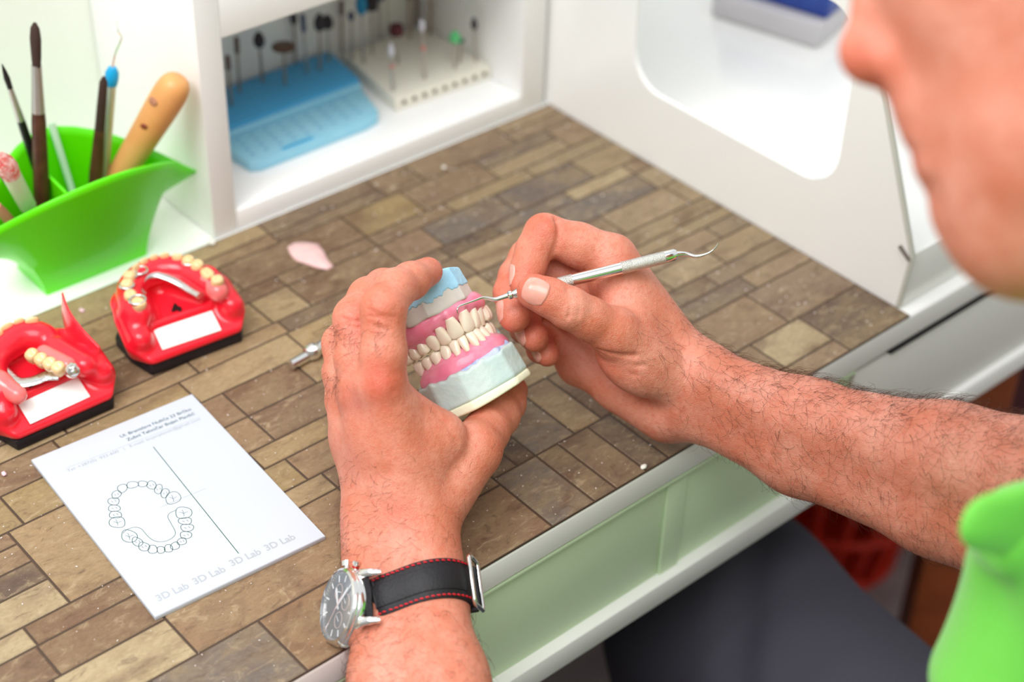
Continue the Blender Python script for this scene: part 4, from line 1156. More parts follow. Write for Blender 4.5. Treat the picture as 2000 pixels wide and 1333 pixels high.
for (x_, y_) in ((.69, .55), (.41, .51)):
    bm = bmesh.new(); a_tube(bm, [(x_, y_-.06, .045), (x_, y_, .05), (x_, y_+.08, .04), (x_, y_+.16, .032)], [.035, .045, .042, .028], 16); bm_obj('shoe', bm, sh2, person, smooth=True)
# short dark hair and eyebrows
HF = Field(lo_h := np.min([hp(*q) for q in ((-205, -175, -90), (20, -175, 90), (-205, 60, -90), (20, 60, 90), (20, 60, -90), (-205, -175, 90), (20, -175, -90), (-205, 60, 90))], 0),
           np.max([hp(*q) for q in ((-205, -175, -90), (20, -175, 90), (-205, 60, -90), (20, 60, 90), (20, 60, -90), (-205, -175, 90), (20, -175, -90), (-205, 60, 90))], 0), .0028)
HF.ell(hp(-102, -78), (.100, .090, .0800), M3, k=.01)
HF.ell(hp(-135, -35), (.062, .065, .066), M3, k=.02)
HF.ell(hp(-30, -35), (.062, .075, .075), M3, k=.006, sub=True)
HF.ell(hp(-70, -5), (.052, .055, .10), M3, k=.006, sub=True)
HF.obj('short_hair', mat('dark_brown_hair', srgb(40, 28, 22), .7, bump=(400, 1, .003)), person)
for s in (-1, 1):
    o = tube_obj('eyebrow', [hp(1, -64, 10*s), hp(-4, -68, 28*s), hp(-16, -64, 44*s)], [.002, .003, .0015], HAIR, person, 8)
    bm = bmesh.new(); bmesh.ops.create_uvsphere(bm, u_segments=24, v_segments=16, radius=.0115, matrix=Matrix.Translation(hp(-19, -46, 30*s))); bm_obj('eye', bm, mat('eye_white', (.8, .78, .75), .1), person, smooth=True)

# ================================================================ NOTEPAD
def pad_xy(px, py): return OZ(px, py, PADZ)
PADZ = MT+.0028
cor = [OZ(*q, PADZ) for q in ((70, 893), (385, 768), (625, 1050), (293, 1213))]
pc = sum(cor)/4; pa = ((cor[1]-cor[0])+(cor[2]-cor[3]))/2; pang = math.atan2(pa[1], pa[0])
pw = np.linalg.norm(pa[:2]); phh = (np.linalg.norm((cor[0]-cor[3])[:2])+np.linalg.norm((cor[1]-cor[2])[:2]))/2
PAD = thing('notepad', 'white order pad printed with a dental arch chart, lying on the mat', 'notepad', (pc[0], pc[1], MT), pang)
M_pap = mat('white_paper', srgb(198, 203, 212), .7, spec=.2)
M_grn = mat('green_print', srgb(24, 84, 66), .6); M_gry = mat('grey_print', srgb(150, 156, 160), .6); M_lgr = mat('light_grey_print', srgb(172, 177, 183), .6); M_dgr = mat('dark_green_print', srgb(60, 92, 100), .6)
box_obj('page_block', (-pw/2, -phh/2, 0), (pw/2, phh/2, .0026), M_pap, PAD, .0002)
tp = box_obj('top_sheet', (-pw/2+.0002, -phh/2+.0003, .00262), (pw/2-.0003, phh/2-.0001, .0028), M_pap, PAD, 0)
Mi = Matrix.Translation((pc[0], pc[1], MT))@Matrix.Rotation(pang, 4, 'Z'); Mi = Mi.inverted()
def crop(zx, zy):                       # chart coordinates -> pad coordinates
    p = Mi@Vector(OZ(50+zx/2.8367, 760+zy/2.8367, PADZ)); return Vector((p.x, p.y, .00283))
def ink(bm, pts, w, closed=False):
    if closed: pts = pts+[pts[0]]
    a_tube(bm, pts, w, 4, sy=.15, up=(0, 0, 1)) if False else None
    n = len(pts)
    for i in range(n-1):
        d = (pts[i+1]-pts[i]); 
        if d.length < 1e-7: continue
        d.normalize(); s_ = Vector((-d.y, d.x, 0))*w; e_ = d*w*.6
        q = [pts[i]-e_+s_, pts[i+1]+e_+s_, pts[i+1]+e_-s_, pts[i]-e_-s_]
        bm.faces.new([bm.verts.new(v) for v in q])
UPC = [(508, 740, 44, 30, 0), (497, 698, 34, 19, 0), (491, 662, 33, 18, 0), (488, 624, 31, 20, 0), (503, 586, 27, 20, -30), (536, 552, 27, 22, -25), (592, 532, 32, 18, -8), (649, 527, 26, 16, 0), (698, 534, 26, 22, 20), (736, 556, 27, 20, -70), (772, 578, 27, 20, -60), (817, 605, 42, 32, -20)]
LWC = [(875, 687, 45, 32, 0), (884, 733, 37, 19, 0), (895, 770, 36, 20, 0), (888, 811, 32, 20, 0), (866, 846, 26, 19, -15), (828, 871, 25, 20, -20), (792, 885, 23, 21, 0), (750, 893, 22, 19, 0), (704, 890, 25, 23, 0), (656, 875, 31, 23, 15), (619, 848, 31, 22, 30), (574, 817, 44, 33, 15)]
for nm, lst in (('upper_arch_chart', UPC), ('lower_arch_chart', LWC)):
    bm = bmesh.new()
    for (cx_, cy_, rx, ry, an) in lst:
        an = math.radians(an); pts = []
        for k in range(22):
            t = 2*PI*k/22; e_ = 1+.05*math.sin(3*t+cx_)
            x_ = rx*abs(math.cos(t))**.85*(1 if math.cos(t) > 0 else -1)*e_; y_ = ry*abs(math.sin(t))**.85*(1 if math.sin(t) > 0 else -1)*e_
            pts.append(crop(cx_+x_*math.cos(an)-y_*math.sin(an), cy_+x_*math.sin(an)+y_*math.cos(an)))
        ink(bm, pts, .00016, True)
        if rx > 25 and not (530 < cx_ < 660 and cy_ < 560):
            big = rx > 40
            for (ax_, ay_, bx_, by_) in (((-.5, -.1, .0, .15), (.0, .15, .5, -.2), (.0, .15, .05, .6), (0, .15, -.2, -.5)) if big else ((-.45, .0, -.15, .3), (.15, -.3, .45, .1))):
                ink(bm, [crop(cx_+ax_*rx, cy_+ay_*ry), crop(cx_+(ax_+bx_)/2*rx+2, cy_+(ay_+by_)/2*ry-2), crop(cx_+bx_*rx, cy_+by_*ry)], .00010)
    bm_obj(nm, bm, M_grn, PAD)
bm = bmesh.new(); ink(bm, [crop(*p) for p in spline([(540, 800), (560, 782), (600, 768), (640, 776), (680, 820), (720, 845), (770, 846), (815, 825), (830, 795), (805, 745), (788, 710), (800, 688), (835, 672)], 5)], .00013)
bm_obj('tongue_outline', bm, M_grn, PAD)
bm = bmesh.new(); ink(bm, [crop(708, 322), crop(1180, 912)], .00022); bm_obj('ruled_line', bm, M_grn, PAD)
bm = bmesh.new(); ink(bm, [crop(750, 655), crop(998, 552)], .00010); bm_obj('cross_line', bm, M_gry, PAD)
bm = bmesh.new(); ink(bm, [crop(225, 440), crop(966, 156)], .00010); bm_obj('header_rule', bm, M_gry, PAD)
def text_mesh(name, body, size, m, parent, M, ext_=0., align='LEFT', bold=0.):
    cu = bpy.data.curves.new(name, 'FONT'); cu.body = body; cu.size = size; cu.extrude = ext_; cu.align_x = align; cu.offset = bold
    t = bpy.data.objects.new(name+'_tmp', cu); C.objects.link(t)
    me = bpy.data.meshes.new_from_object(t.evaluated_get(bpy.context.evaluated_depsgraph_get()))
    bpy.data.objects.remove(t); bpy.data.curves.remove(cu)
    me.transform(M); me.materials.clear(); me.name = name
    return link(name, me, m, parent)
def line_text(name, body, z0, z1, hfac, m, bold=0.):
    a = crop(*z0); b = crop(*z1); L = (b-a).length; ang = math.atan2(b.y-a.y, b.x-a.x)
    cu = bpy.data.curves.new('x', 'FONT'); cu.body = body; cu.size = 1
    t = bpy.data.objects.new('x', cu); C.objects.link(t); bpy.context.view_layer.update(); wd = t.dimensions.x; bpy.data.objects.remove(t)
    s_ = L/wd
    return text_mesh(name, body, 1, m, PAD, Matrix.Translation(a)@Matrix.Rotation(ang, 4, 'Z')@Matrix.Diagonal((s_, s_*hfac, 1, 1)), bold=bold)
line_text('address_print', 'Ul. Branislava Nušića 23 Brčko', (528, 272), (918, 118), 1.0, M_dgr, .012)
line_text('header_print', 'Zubni Tehničar Bojan Plavšić', (566, 290), (940, 142), 1.0, M_dgr, .012)
line_text('contact_print', 'Tel: +387(0)  922-600   |   E-mail: bojanplavsic@gmail.com', (235, 462), (970, 172), .95, M_gry, 0)
for (a, b) in (((735, 1180), (905, 1104)), ((938, 1087), (1108, 1012)), ((1142, 985), (1305, 915)), ((1336, 900), (1495, 832))):
    line_text('logo_print', '3D Lab', a, b, 1.1, M_lgr, .026)

# ================================================================ WAX SCRAPS
bm = bmesh.new(); pts = [(560, 483), (574, 475), (600, 474), (622, 478), (633, 492), (640, 508), (652, 522), (640, 528), (618, 524), (596, 516), (577, 510), (566, 498)]
vs_ = [Vector(OZ(*p, MT)) for p in pts]; cc = sum(vs_, Vector())/len(vs_)
r0 = [bm.verts.new(v) for v in vs_]; r1 = [bm.verts.new(cc+(v-cc)*.95+Vector((0, 0, .0009))) for v in vs_]; r2 = [bm.verts.new(cc+(v-cc)*.5+Vector((0, 0, .0014))) for v in vs_]
for A, B in ((r0, r1), (r1, r2)):
    for k in range(len(A)): bm.faces.new((A[k], A[(k+1) % len(A)], B[(k+1) % len(A)], B[k]))
bm.faces.new(r2); bm.faces.new(r0[::-1])
wx_ = bm_obj('wax_scrap', bm, mat('pale_pink_wax', srgb(240, 200, 196), .4, noise=(200, .6, srgb(226, 176, 176)), bump=(400, .4, .0006)), smooth=True)
tag(wx_, 'flat pale pink scrap of wax lying on the mat behind the left hand', 'wax scrap')
M_crw = mat('white_crumb', srgb(240, 236, 226), .5); M_crp = mat('pink_crumb', srgb(240, 200, 210), .5)
def crumb(px, py, r, m, label, name='plaster_crumb', cat='crumb'):
    bm = bmesh.new(); bmesh.ops.create_icosphere(bm, subdivisions=2, radius=r)
    for v in bm.verts: v.co = Vector((v.co.x*rnd.uniform(1.0, 1.5), v.co.y*rnd.uniform(.7, 1), v.co.z*.6+r*.58))
    o = bm_obj(name, bm, m, smooth=True); o.location = OZ(px, py, MT); o.rotation_euler = (0, 0, rnd.random()*3); tag(o, label, cat); return o
crumb(1257, 915, .0019, M_crw, 'white plaster crumb at the front edge of the mat near the forearm')
crumb(414, 476, .0030, M_crw, 'white plaster crumb at the foot of the shelf unit left corner')
crumb(160, 609, .0018, M_crp, 'round pink wax crumb on the mat between the two red models', 'wax_crumb')
crumb(8, 928, .0016, M_crp, 'pink wax crumb on the mat near the left corner of the order pad', 'wax_crumb')
crumb(867, 329, .0016, M_crw, 'tiny white plaster crumb on the mat in front of the shelf unit')
# fine dust and shavings: uncountable
bm = bmesh.new()
for k in range(900):
    x_ = rnd.uniform(.22, .785); y_ = rnd.uniform(YF+.004, .835); r_ = rnd.uniform(.00015, .0005)*(1.4 if x_ > .55 else 1)
    M_ = Matrix.Translation((x_, y_, MT+r_*.4))@Matrix.Rotation(rnd.random()*6, 4, 'Z')@Matrix.Diagonal((r_*rnd.uniform(.8, 2.2), r_, r_*.5, 1))
    bmesh.ops.create_icosphere(bm, subdivisions=1, radius=1, matrix=M_)
o = bm_obj('plaster_dust', bm, mat('dust', srgb(226, 214, 206), .6), smooth=True); tag(o, 'fine white plaster dust and shavings scattered over the mat', 'dust', kind='stuff')
# ================================================================ RED DEMONSTRATION MODELS
M_red = mat('red_acrylic', srgb(238, 28, 48), .25, coat=.3, sss=.08, sssr=(1, .3, .2), sscale=.003, noise=(30, .3, srgb(242, 50, 66)))
M_blk = mat('black_base', srgb(26, 20, 28), .5); M_lab = mat('label_white', srgb(250, 247, 242), .6)
M_pks = mat('pink_saddle', srgb(244, 112, 110), .25, coat=.4, noise=(60, .5, srgb(248, 140, 132))); M_digit = mat('black_digit', (.01, .01, .01), .4)
M_cob = mat('cobalt_steel', (.72, .72, .70), .22, metal=1, bump=(500, .5, .0005))
def typodont(name, label, ox, oy, rz, kind):
    T_ = thing(name, label, 'dental model', (ox, oy, MT), math.radians(rz), 'red dental demonstration models')
    bm = bmesh.new(); a_prism(bm, [(x/1000, y/1000) for x, y in ((-31, .5), (31, .5), (36, 9), (34, 40), (20, 58), (-20, 58), (-36, 40), (-36, 20))], 0, .0075, .001)
    bm_obj('base', bm, M_blk, T_, autosmooth=40)
    s = mm_field((-46, -8, 5), (48, 72, 52), .55)
    ctr = mv(0, 30, 20)
    def pl(nx, ny, nz, x, y, z): return ((nx, ny, nz), mv(x, y, z))
    P_ = [pl(0, 0, -1, 0, 0, 7.7), pl(0, 0, 1, 0, 0, 33), pl(0, -1, -.22, 0, -.5, 8), pl(0, -.55, 1, 0, 2, 14), pl(-.85, -.50, -.30, -31.5, 1, 8), pl(.85, -.40, -.30, 31.5, 1, 8),
          pl(-1, .25, -.18, -36.5, 22, 8), pl(1, .15, -.18, 36, 12, 8), pl(-.75, .8, -.12, -34, 42, 8), pl(.75, .8, -.12, 33, 42, 8), pl(0, 1, -.1, 0, 60, 8)]
    convex(s, P_, .003, .001)
    if kind == 4:
        # trough in the middle, ridge round it
        convex(s, [pl(0, 0, -1, 0, 0, 21.5), pl(0, -1, -.45, 0, 19.5, 21.5), pl(-1, .32, -.5, -14, 19.5, 21.5), pl(.95, .55, -.5, 17, 19.5, 21.5), pl(0, 1, -.4, 0, 48, 21.5)], .003, .002, sub=True)
        rg = [(-25, 20, 33), (-25, 33, 34), (-18, 47, 35), (-5, 53, 35.5), (7, 51, 35.5), (17, 42, 35), (21, 31, 34.5), (24, 18, 34)]
        s.chain([(mv(*p), .0068) for p in spline(rg, 4)], k=.004)
    else:
        convex(s, [pl(0, 0, -1, 0, 0, 22.0), pl(0, -1, -.45, 0, 17.5, 22.0), pl(-1, 0, -.5, -22, 19.5, 22), pl(.95, .0, -.5, 16, 19.5, 22), pl(0, 1, -.8, 0, 46, 22)], .004, .003, sub=True)
        rg = [(-27, 18, 31), (-26, 33, 32), (-18, 46, 34), (-5, 52, 35), (7, 52, 35), (15, 46, 33)]
        s.chain([(mv(*p), .0070) for p in spline(rg, 4)], k=.005)
        s.cone(mv(16, 34, 32), mv(22, 12, 30), .007, .007, k=.005)
        # slot between flange and outer wall
        s.cone(mv(35, 18, 36), mv(27, 44, 36), .0045, .004, k=.002, sub=True)
        for k in range(5): s.push([mv(-4+k*1.5, 46, 31), mv(-9+k*4.5, 37, 30)], .0012, -.0008)
    for x in (-1, 1):
        s.cone(mv(31*x, 11, 22), mv(31*x, 26, 28), .0075, .0065, k=.006)
    s.cone(mv(-19, 17.5, 23), mv(19, 17.5, 23), .0022, .0022, k=.003)
    body = s.obj('body', M_red, T_)
    s.a = None
    # label plate on the sloping front
    sl = math.atan2(.55, 1.)
    Ml = Matrix.Translation((-.0015, .0082, .0178))@Matrix.Rotation(math.radians(-3 if kind == 4 else 2), 4, 'Z')@Matrix.Rotation(sl, 4, 'X')
    bm = bmesh.new(); a_box(bm, (-.0195, -.0072, 0), (.0195, .0072, .0009), .0002, 1, Ml); bm_obj('label_plate', bm, M_lab, T_)
    if kind == 4:
        text_mesh('number_print', '4', .0125, M_digit, T_, Matrix.Translation((.0005, .0225, .0226)), .0004, 'CENTER', .0004)
        tl = [(-26, 19, 0, 9.5), (-26.5, 29, -5, 9.0), (-24, 38.5, -20, 7.5), (-19, 45.5, -38, 7), (-12.5, 50.5, -52, 6.4), (-5.5, 53.5, -75, 5.6), (1.5, 54, -92, 5.4), (8, 52.2, -112, 5.6), (14.2, 47, -130, 6.6), (18.3, 40.5, -148, 7), (20.7, 33, -160, 7.4), (22.5, 23.5, -168, 10), (24.2, 14, -170, 8)]
        for i, (x, y, a, w) in enumerate(tl):
            outw = math.radians(a+180 if False else -a)
            # outward normal of the arch
            cx_, cy_ = x-0, y-24; n_ = Vector((cx_, cy_*1.1, 0)).normalized(); t_ = Vector((0, 0, 1)); x_ = t_.cross(n_)
            M_ = Matrix(((x_.x, t_.x, n_.x, x/1000), (x_.y, t_.y, n_.y, y/1000), (x_.z, t_.z, n_.z, .0375), (0, 0, 0, 1)))
            tooth_obj('tooth', M_, w*1.04, 9.6 if w < 8 else 7.4, 5.6 if 5 > w or 3 < i < 8 else 8, 'front' if 3 < i < 9 else 'back', M_toothc, T_)
        bar = spline([(-18.5, 33, 37), (-17, 41, 37), (-10, 46.5, 38.5), (-2, 46, 38), (3.5, 40.5, 36.5), (8, 34, 34.5), (11, 26, 33), (13.5, 17, 33)], 6)
        bm = bmesh.new(); a_tube(bm, [mv(*p) for p in bar], [.0028]*len(bar), 12, sx=1.3, sy=.7); bm_obj('metal_bar', bm, M_cob, T_, autosmooth=60)
        for (x, y, r_) in ((-26, 20.5, 4.6), (-24.5, 38, 4.0), (-17.5, 46.5, 3.8), (-11, 47.5, 4.2), (18.5, 39.5, 4.0)):
            bm = bmesh.new(); a_tube(bm, [(x/1000+r_*math.cos(a)/1000*1.05, y/1000+r_*math.sin(a)/1000, .0435) for a in np.linspace(0, 2*PI, 25)], .0009, 8, cap=False); bm_obj('clasp', bm, M_cob, T_, autosmooth=60)
        s2 = mm_field((8, 6, 24), (36, 44, 44), .5); s2.chain([(mv(20, 34, 36), .0045), (mv(22, 24, 36), .0058), (mv(23.5, 13, 34.5), .0062)], k=.004); s2.obj('saddle', M_pks, T_)
        bm = bmesh.new(); bmesh.ops.create_cone(bm, cap_ends=True, segments=16, radius1=.0011, radius2=.0011, depth=.0012, matrix=Matrix.Translation((.0345, .0062, .0245))@Matrix.Rotation(math.radians(55), 4, 'Y')); bm_obj('pin_hole', bm, M_blk, T_)
    else:
        text_mesh('number_print', '3', .0130, M_digit, T_, Matrix.Translation((-.0065, .0200, .0233))@Matrix.Rotation(.12, 4, 'Z'), .0004, 'CENTER', .0004)
        for (x, y, w) in ((-17, 47, 7), (-10.5, 52, 6.5), (-3.5, 55.5, 8.5), (4.5, 55.8, 6.5), (11, 52, 8.0)):
            n_ = Vector((x*.6, 30, 0)).normalized(); t_ = Vector((0, 0, 1)); x_ = t_.cross(n_)
            M_ = Matrix(((x_.x, t_.x, n_.x, x/1000), (x_.y, t_.y, n_.y, y/1000), (x_.z, t_.z, n_.z, .0365), (0, 0, 0, 1)))
            tooth_obj('tooth', M_, w, 10.5, 6.5, 'front', M_toothc, T_)
        for (x, y) in ((1.0, 31.5), (3.2, 24.5), (5.2, 17.8), (7.2, 11.3)):
            t_ = Vector((-.35, -.1, .93)).normalized(); n_ = Vector((.93, .3, .3)); n_ = (n_-t_*n_.dot(t_)).normalized(); x_ = t_.cross(n_)
            M_ = Matrix(((x_.x, t_.x, n_.x, x/1000), (x_.y, t_.y, n_.y, y/1000), (x_.z, t_.z, n_.z, .0325), (0, 0, 0, 1)))
            tooth_obj('tooth', M_, 7.2, 8.5, 8.5, 'back', M_toothc, T_)
        s2 = mm_field((4, -2, 26), (22, 12, 48), .4); s2.ell(mv(10.5, 3.6, 37), mv(4.6, 4.6, 4.2), k=.002)
        for a in range(5): s2.push([mv(10.5+2.2*math.cos(a*1.26), 3.6+2.2*math.sin(a*1.26), 41)], .0012, -.0009)
        o = s2.obj('metal_crown', M_cob, T_); o['label'] = 'silver crown at the front end of the tooth row'
        s2 = mm_field((2, 2, 22), (26, 42, 44), .5); s2.chain([(mv(7.5, 33, 33), .0052), (mv(13, 15, 32), .0056)], k=.003); s2.obj('saddle', M_pks, T_)
        bar = [(-19, 44, 33), (-17.5, 33, 30.5), (-15, 22, 29.5), (-7, 18, 29.5), (0, 17, 30), (6, 11, 31.5)]
        bm = bmesh.new(); a_tube(bm, [mv(*p) for p in spline(bar, 6)], [.0042]*31, 12, sx=1., sy=.35); bm_obj('metal_bar', bm, M_cob, T_, autosmooth=60)
        s2 = mm_field((-40, -2, 22), (-10, 42, 44), .5); s2.chain([(mv(-27, 34, 35), .0055), (mv(-26, 22, 34), .0065), (mv(-22, 9, 32), .0055)], k=.004); s2.obj('saddle', M_pks, T_)
        bm = bmesh.new(); fl = spline([(33, 60, 33), (27.5, 44, 31), (27.0, 28, 29), (31.5, 15, 28)], 6); tops = spline([(36, 62, 48), (31.5, 46, 46), (31.0, 30, 42), (33.5, 15, 36)], 6)
        A = [bm.verts.new(mv(*p)) for p in fl]; B = [bm.verts.new(mv(*p)) for p in tops]; A2 = [bm.verts.new(mv(p[0]+1.8, p[1]+.4, p[2])) for p in fl]; B2 = [bm.verts.new(mv(p[0]+1.5, p[1]+.4, p[2])) for p in tops]
        for k in range(len(A)-1):
            for q in ((A, B), (B, B2), (B2, A2), (A2, A)): bm.faces.new((q[0][k], q[0][k+1], q[1][k+1], q[1][k]))
        bm.faces.new((A[0], B[0], B2[0], A2[0])); bm.faces.new((A[-1], A2[-1], B2[-1], B[-1])); o = bm_obj('flange', bm, M_red, T_, smooth=True)
        md = o.modifiers.new('bevel', 'BEVEL'); md.width = .0005; md.segments = 2
        bm = bmesh.new(); bmesh.ops.create_cone(bm, cap_ends=True, segments=16, radius1=.0011, radius2=.0011, depth=.0012, matrix=Matrix.Translation((.0345, .0062, .0245))@Matrix.Rotation(math.radians(55), 4, 'Y')); bm_obj('pin_hole', bm, M_blk, T_)
    return T_
typodont('demonstration_model', 'red jaw model numbered 4 with cream teeth around a metal bar on the mat', .4065, .7385, -5, 4)
typodont('demonstration_model', 'red jaw model numbered 3 with an upright flange, at the left photo edge', .3110, .7290, -1, 3)

# ================================================================ GREEN HOLDER
M_gh = mat('lime_green_plastic', srgb(96, 232, 0), .32, coat=.15)
GX, GY = .405, .862
gh = thing('pen_holder', 'lime green plastic holder with flared pointed rim, full of brushes and tools', 'holder', (GX, GY, DESK-.0008))
bm = bmesh.new(); NV = 14; rows = []
def gsec(v):
    out = []; w = .037+(.0655-.037)*v**1.5
    for k in range(17):                      # front, left to right
        u = -1+k/8; z = v*(.063+.0235*(1-u*u)); y = -.004-(.024*(1-u*u)+.003)*v**.9+.004*0
        out.append((u*w, y, z))
    tip = .0835-.0465*(1-v**1.7) 
    for s in (1,):
        for k in range(1, 4):
            t = k/4; out.append((w*(1-t)+tip*t, -.007*v*(1-t)+(-.002*v+.036*(1-v))*t-.004*(1-v)*(1-t), v*(.063*(1-t)+.046*t)))
    for k in range(17):                      # back, right to left
        u = 1-k/8; z = v*(.046+.042*(1-abs(u)**1.7)); y = .036*(1-v)+v*(-.001+.047*(1-abs(u)**1.8)) 
        out.append((u*tip, y, z))
    for k in range(1, 4):
        t = 1-k/4; out.append((-(w*(1-t)+tip*t), -.007*v*(1-t)+(-.002*v+.036*(1-v))*t-.004*(1-v)*(1-t), v*(.063*(1-t)+.046*t)))
    return out
for j in range(NV+1): rows.append([bm.verts.new(p) for p in gsec(j/NV)])
for A, B in zip(rows, rows[1:]):
    for k in range(len(A)): bm.faces.new((A[k], A[(k+1) % len(A)], B[(k+1) % len(A)], B[k]))
bm.faces.new(rows[0][::-1])
o = bm_obj('shell', bm, M_gh, gh, autosmooth=50); md = o.modifiers.new('wall', 'SOLIDIFY'); md.thickness = .0018; md.offset = -1
bm = bmesh.new(); a_prism(bm, [(-.012, .034), (-.010, .034), (-.0125, -.005), (-.0145, -.005)], .003, .070, .0004); bm_obj('divider', bm, M_gh, gh)
# tools standing in it (world coordinates)
def stand(name, label, cat, a, b):
    o = thing(name, label, cat, tuple(a)); return o
def wch(o, par): o.matrix_parent_inverse = Matrix.Translation(-Vector(par.location)); return o
def along(a, b, t): return tuple(np.array(a)*(1-t)+np.array(b)*t)
M_dkw = mat('dark_brown_wood', srgb(74, 40, 28), .4, noise=(90, .6, srgb(104, 60, 40))); M_fer = mat('dull_ferrule', (.55, .54, .52), .35, metal=.9); M_bri = mat('brown_bristle', srgb(58, 36, 28), .7, bump=(900, .8, .001))
M_bkp = mat('black_lacquer', srgb(24, 20, 24), .3); M_gold = mat('tan_bristle', srgb(196, 150, 90), .6)
a = (.3790, .880, .7545); b = tuple(OY(68, 45, .883)); L_b = 1
t_ = stand('paint_brush', 'tall dark brown paint brush with a round bristle tip in the green holder', 'brush', a, b)
wch(tube_obj('handle', [along(a, b, q) for q in (0, .3, .62, .66)], [.0035, .0052, .0045, .0040], M_dkw, t_, 16), t_)
wch(tube_obj('ferrule', [along(a, b, q) for q in (.655, .76, .84)], [.0043, .0036, .0032], M_fer, t_, 16), t_)
wch(tube_obj('bristles', [along(a, b, q) for q in (.835, .88, .94, .98, 1.0)], [.0030, .0036, .0040, .0032, .0012], M_bri, t_, 16, sx=1.1, sy=.8), t_)
a = (.4000, .893, .7545); b = tuple(OY(4, 125, .886))
t_ = stand('fine_brush', 'thin black brush with a tiny pointed tip behind the tall brown brush', 'brush', a, b)
wch(tube_obj('handle', [along(a, b, q) for q in (0, .4, .72)], [.0026, .0034, .0026], M_bkp, t_, 14), t_)
wch(tube_obj('ferrule', [along(a, b, q) for q in (.715, .80, .88)], [.0027, .0023, .0018], M_fer, t_, 14), t_)
wch(tube_obj('bristles', [along(a, b, q) for q in (.875, .93, .97, 1.0)], [.0017, .0020, .0012, .0003], M_bkp, t_, 12), t_)
a = (.4240, .888, .7545); b = tuple(OY(219, 142, .880))
t_ = stand('wax_carver', 'steel wax carver with a bright blue ring and thin bent wire tip', 'carver', a, b)
wch(tube_obj('handle', [along(a, b, q) for q in (0, .5, .95)], [.0030, .0033, .0034], M_knl, t_, 16), t_)
bb = mat('bright_blue_plastic', srgb(20, 160, 214), .35)
wch(tube_obj('color_ring', [along(a, b, q) for q in (.93, .96, 1.0, 1.03)], [.0037, .0044, .0044, .0026], bb, t_, 20), t_)
wch(tube_obj('wire_tip', [along(a, b, 1.0)]+[tuple(OY(x, y, .880)) for x, y in spline([(220, 128), (225, 105), (234, 84), (237, 72), (230, 60), (227, 42)], 4)], [.0014]+[.0009]*4+[.0007]*17, M_chr, t_, 8), t_)
a = (.4150, .884, .7545); b = tuple(OY(203, 150, .872))
t_ = stand('paint_brush', 'dark brush with brown flat tip leaning against the blue-ringed carver', 'brush', a, b)
wch(tube_obj('handle', [along(a, b, q) for q in (0, .45, .70)], [.0032, .0046, .0034], M_dkw, t_, 14), t_)
wch(tube_obj('bristles', [along(a, b, q) for q in (.69, .85, .97, 1.0)], [.0032, .0030, .0026, .0010], M_bri, t_, 14), t_)
M_ww = mat('orange_wood', srgb(224, 156, 92), .38, noise=(40, .6, srgb(232, 172, 108)), bump=(120, .3, .001)); M_knot = mat('wood_knot', srgb(130, 56, 28), .5)
a = np.array([.4345, .884, .789]); b = OY(352, 150, .848)
t_ = stand('wooden_tool', 'thick orange wooden tool handle with a knot leaning in the green holder', 'tool', a, b)
hn = [along(a, b, q) for q in (0, .05, .3, .6, .84, .95, 1.0)]
oo = wch(tube_obj('handle', hn, [.0075, .0092, .0100, .0112, .0124, .0112, .0060], M_ww, t_, 9), t_)
oo.data.polygons.foreach_set('use_smooth', [True]*len(oo.data.polygons)); md = oo.modifiers.new('s', 'SUBSURF'); md.levels = 1; md.render_levels = 2
def disk(name, ctr, nrm, r, m, par, th=.0008, rr=.7):
    z = Vector(nrm).normalized(); x, y = basis(z); bm = bmesh.new()
    M_ = Matrix(((x.x, y.x, z.x, ctr[0]), (x.y, y.y, z.y, ctr[1]), (x.z, y.z, z.z, ctr[2]), (0, 0, 0, 1)))
    bmesh.ops.create_uvsphere(bm, u_segments=20, v_segments=10, radius=1, matrix=M_@Matrix.Diagonal((r, r*rr, th, 1))); return bm_obj(name, bm, m, par, smooth=True)
hx = Vector(b-a).normalized(); tcv = Vector(W((0, -.2, -1))); tcv = (tcv-hx*tcv.dot(hx)).normalized()
wch(disk('drilled_hole', Vector(along(a, b, .80))+tcv*.0108-hx.cross(tcv)*.002, tcv-hx.cross(tcv)*.3, .0040, mat('brown_recess', srgb(176, 120, 90), .6), t_), t_)
wch(disk('knot', Vector(along(a, b, .62))+tcv*.0106+hx.cross(tcv)*.0015, tcv+hx.cross(tcv)*.1, .0026, M_knot, t_), t_)
wch(tube_obj('tang', [along(a, b, -.30), along(a, b, .05)], [.0025, .0030], M_chr, t_, 12), t_)
M_rc = mat('red_white_resin', srgb(226, 96, 90), .5, noise=(300, .9, srgb(244, 220, 210)), bump=(500, 1, .002)); M_tan = mat('tan_wood', srgb(188, 140, 84), .5)
a = (.3860, .868, .7545); b = tuple(OY(4, 308, .852))
t_ = stand('resin_stick', 'tan stick tipped with red and white resin, at the left photo edge', 'tool', a, b)
wch(tube_obj('stick', [along(a, b, q) for q in (0, .55, .60)], [.0040, .0046, .0046], M_tan, t_, 14), t_)
wch(tube_obj('clear_sleeve', [along(a, b, q) for q in (.58, .60, .85, .88)], [.0046, .0054, .0058, .0050], mat('green_white_sleeve', srgb(186, 204, 160), .3), t_, 16), t_)
wch(tube_obj('resin_lump', [along(a, b, q) for q in (.85, .92, .97, 1.02)], [.0056, .0066, .0058, .0025], M_rc, t_, 14), t_)
a = (.3960, .873, .7545); b = tuple(OY(-22, 300, .872))
t_ = stand('pencil', 'dark brown pencil lying deep in the holder behind the resin-tipped stick', 'pencil', a, b)
wch(tube_obj('barrel', [a, along(a, b, .92)], .0036, M_dkw, t_, 8), t_); wch(tube_obj('point', [along(a, b, .92), b], [.0034, .0006], M_tan, t_, 8), t_)
a = (.3800, .872, .7545); b = tuple(OY(-6, 402, .866))
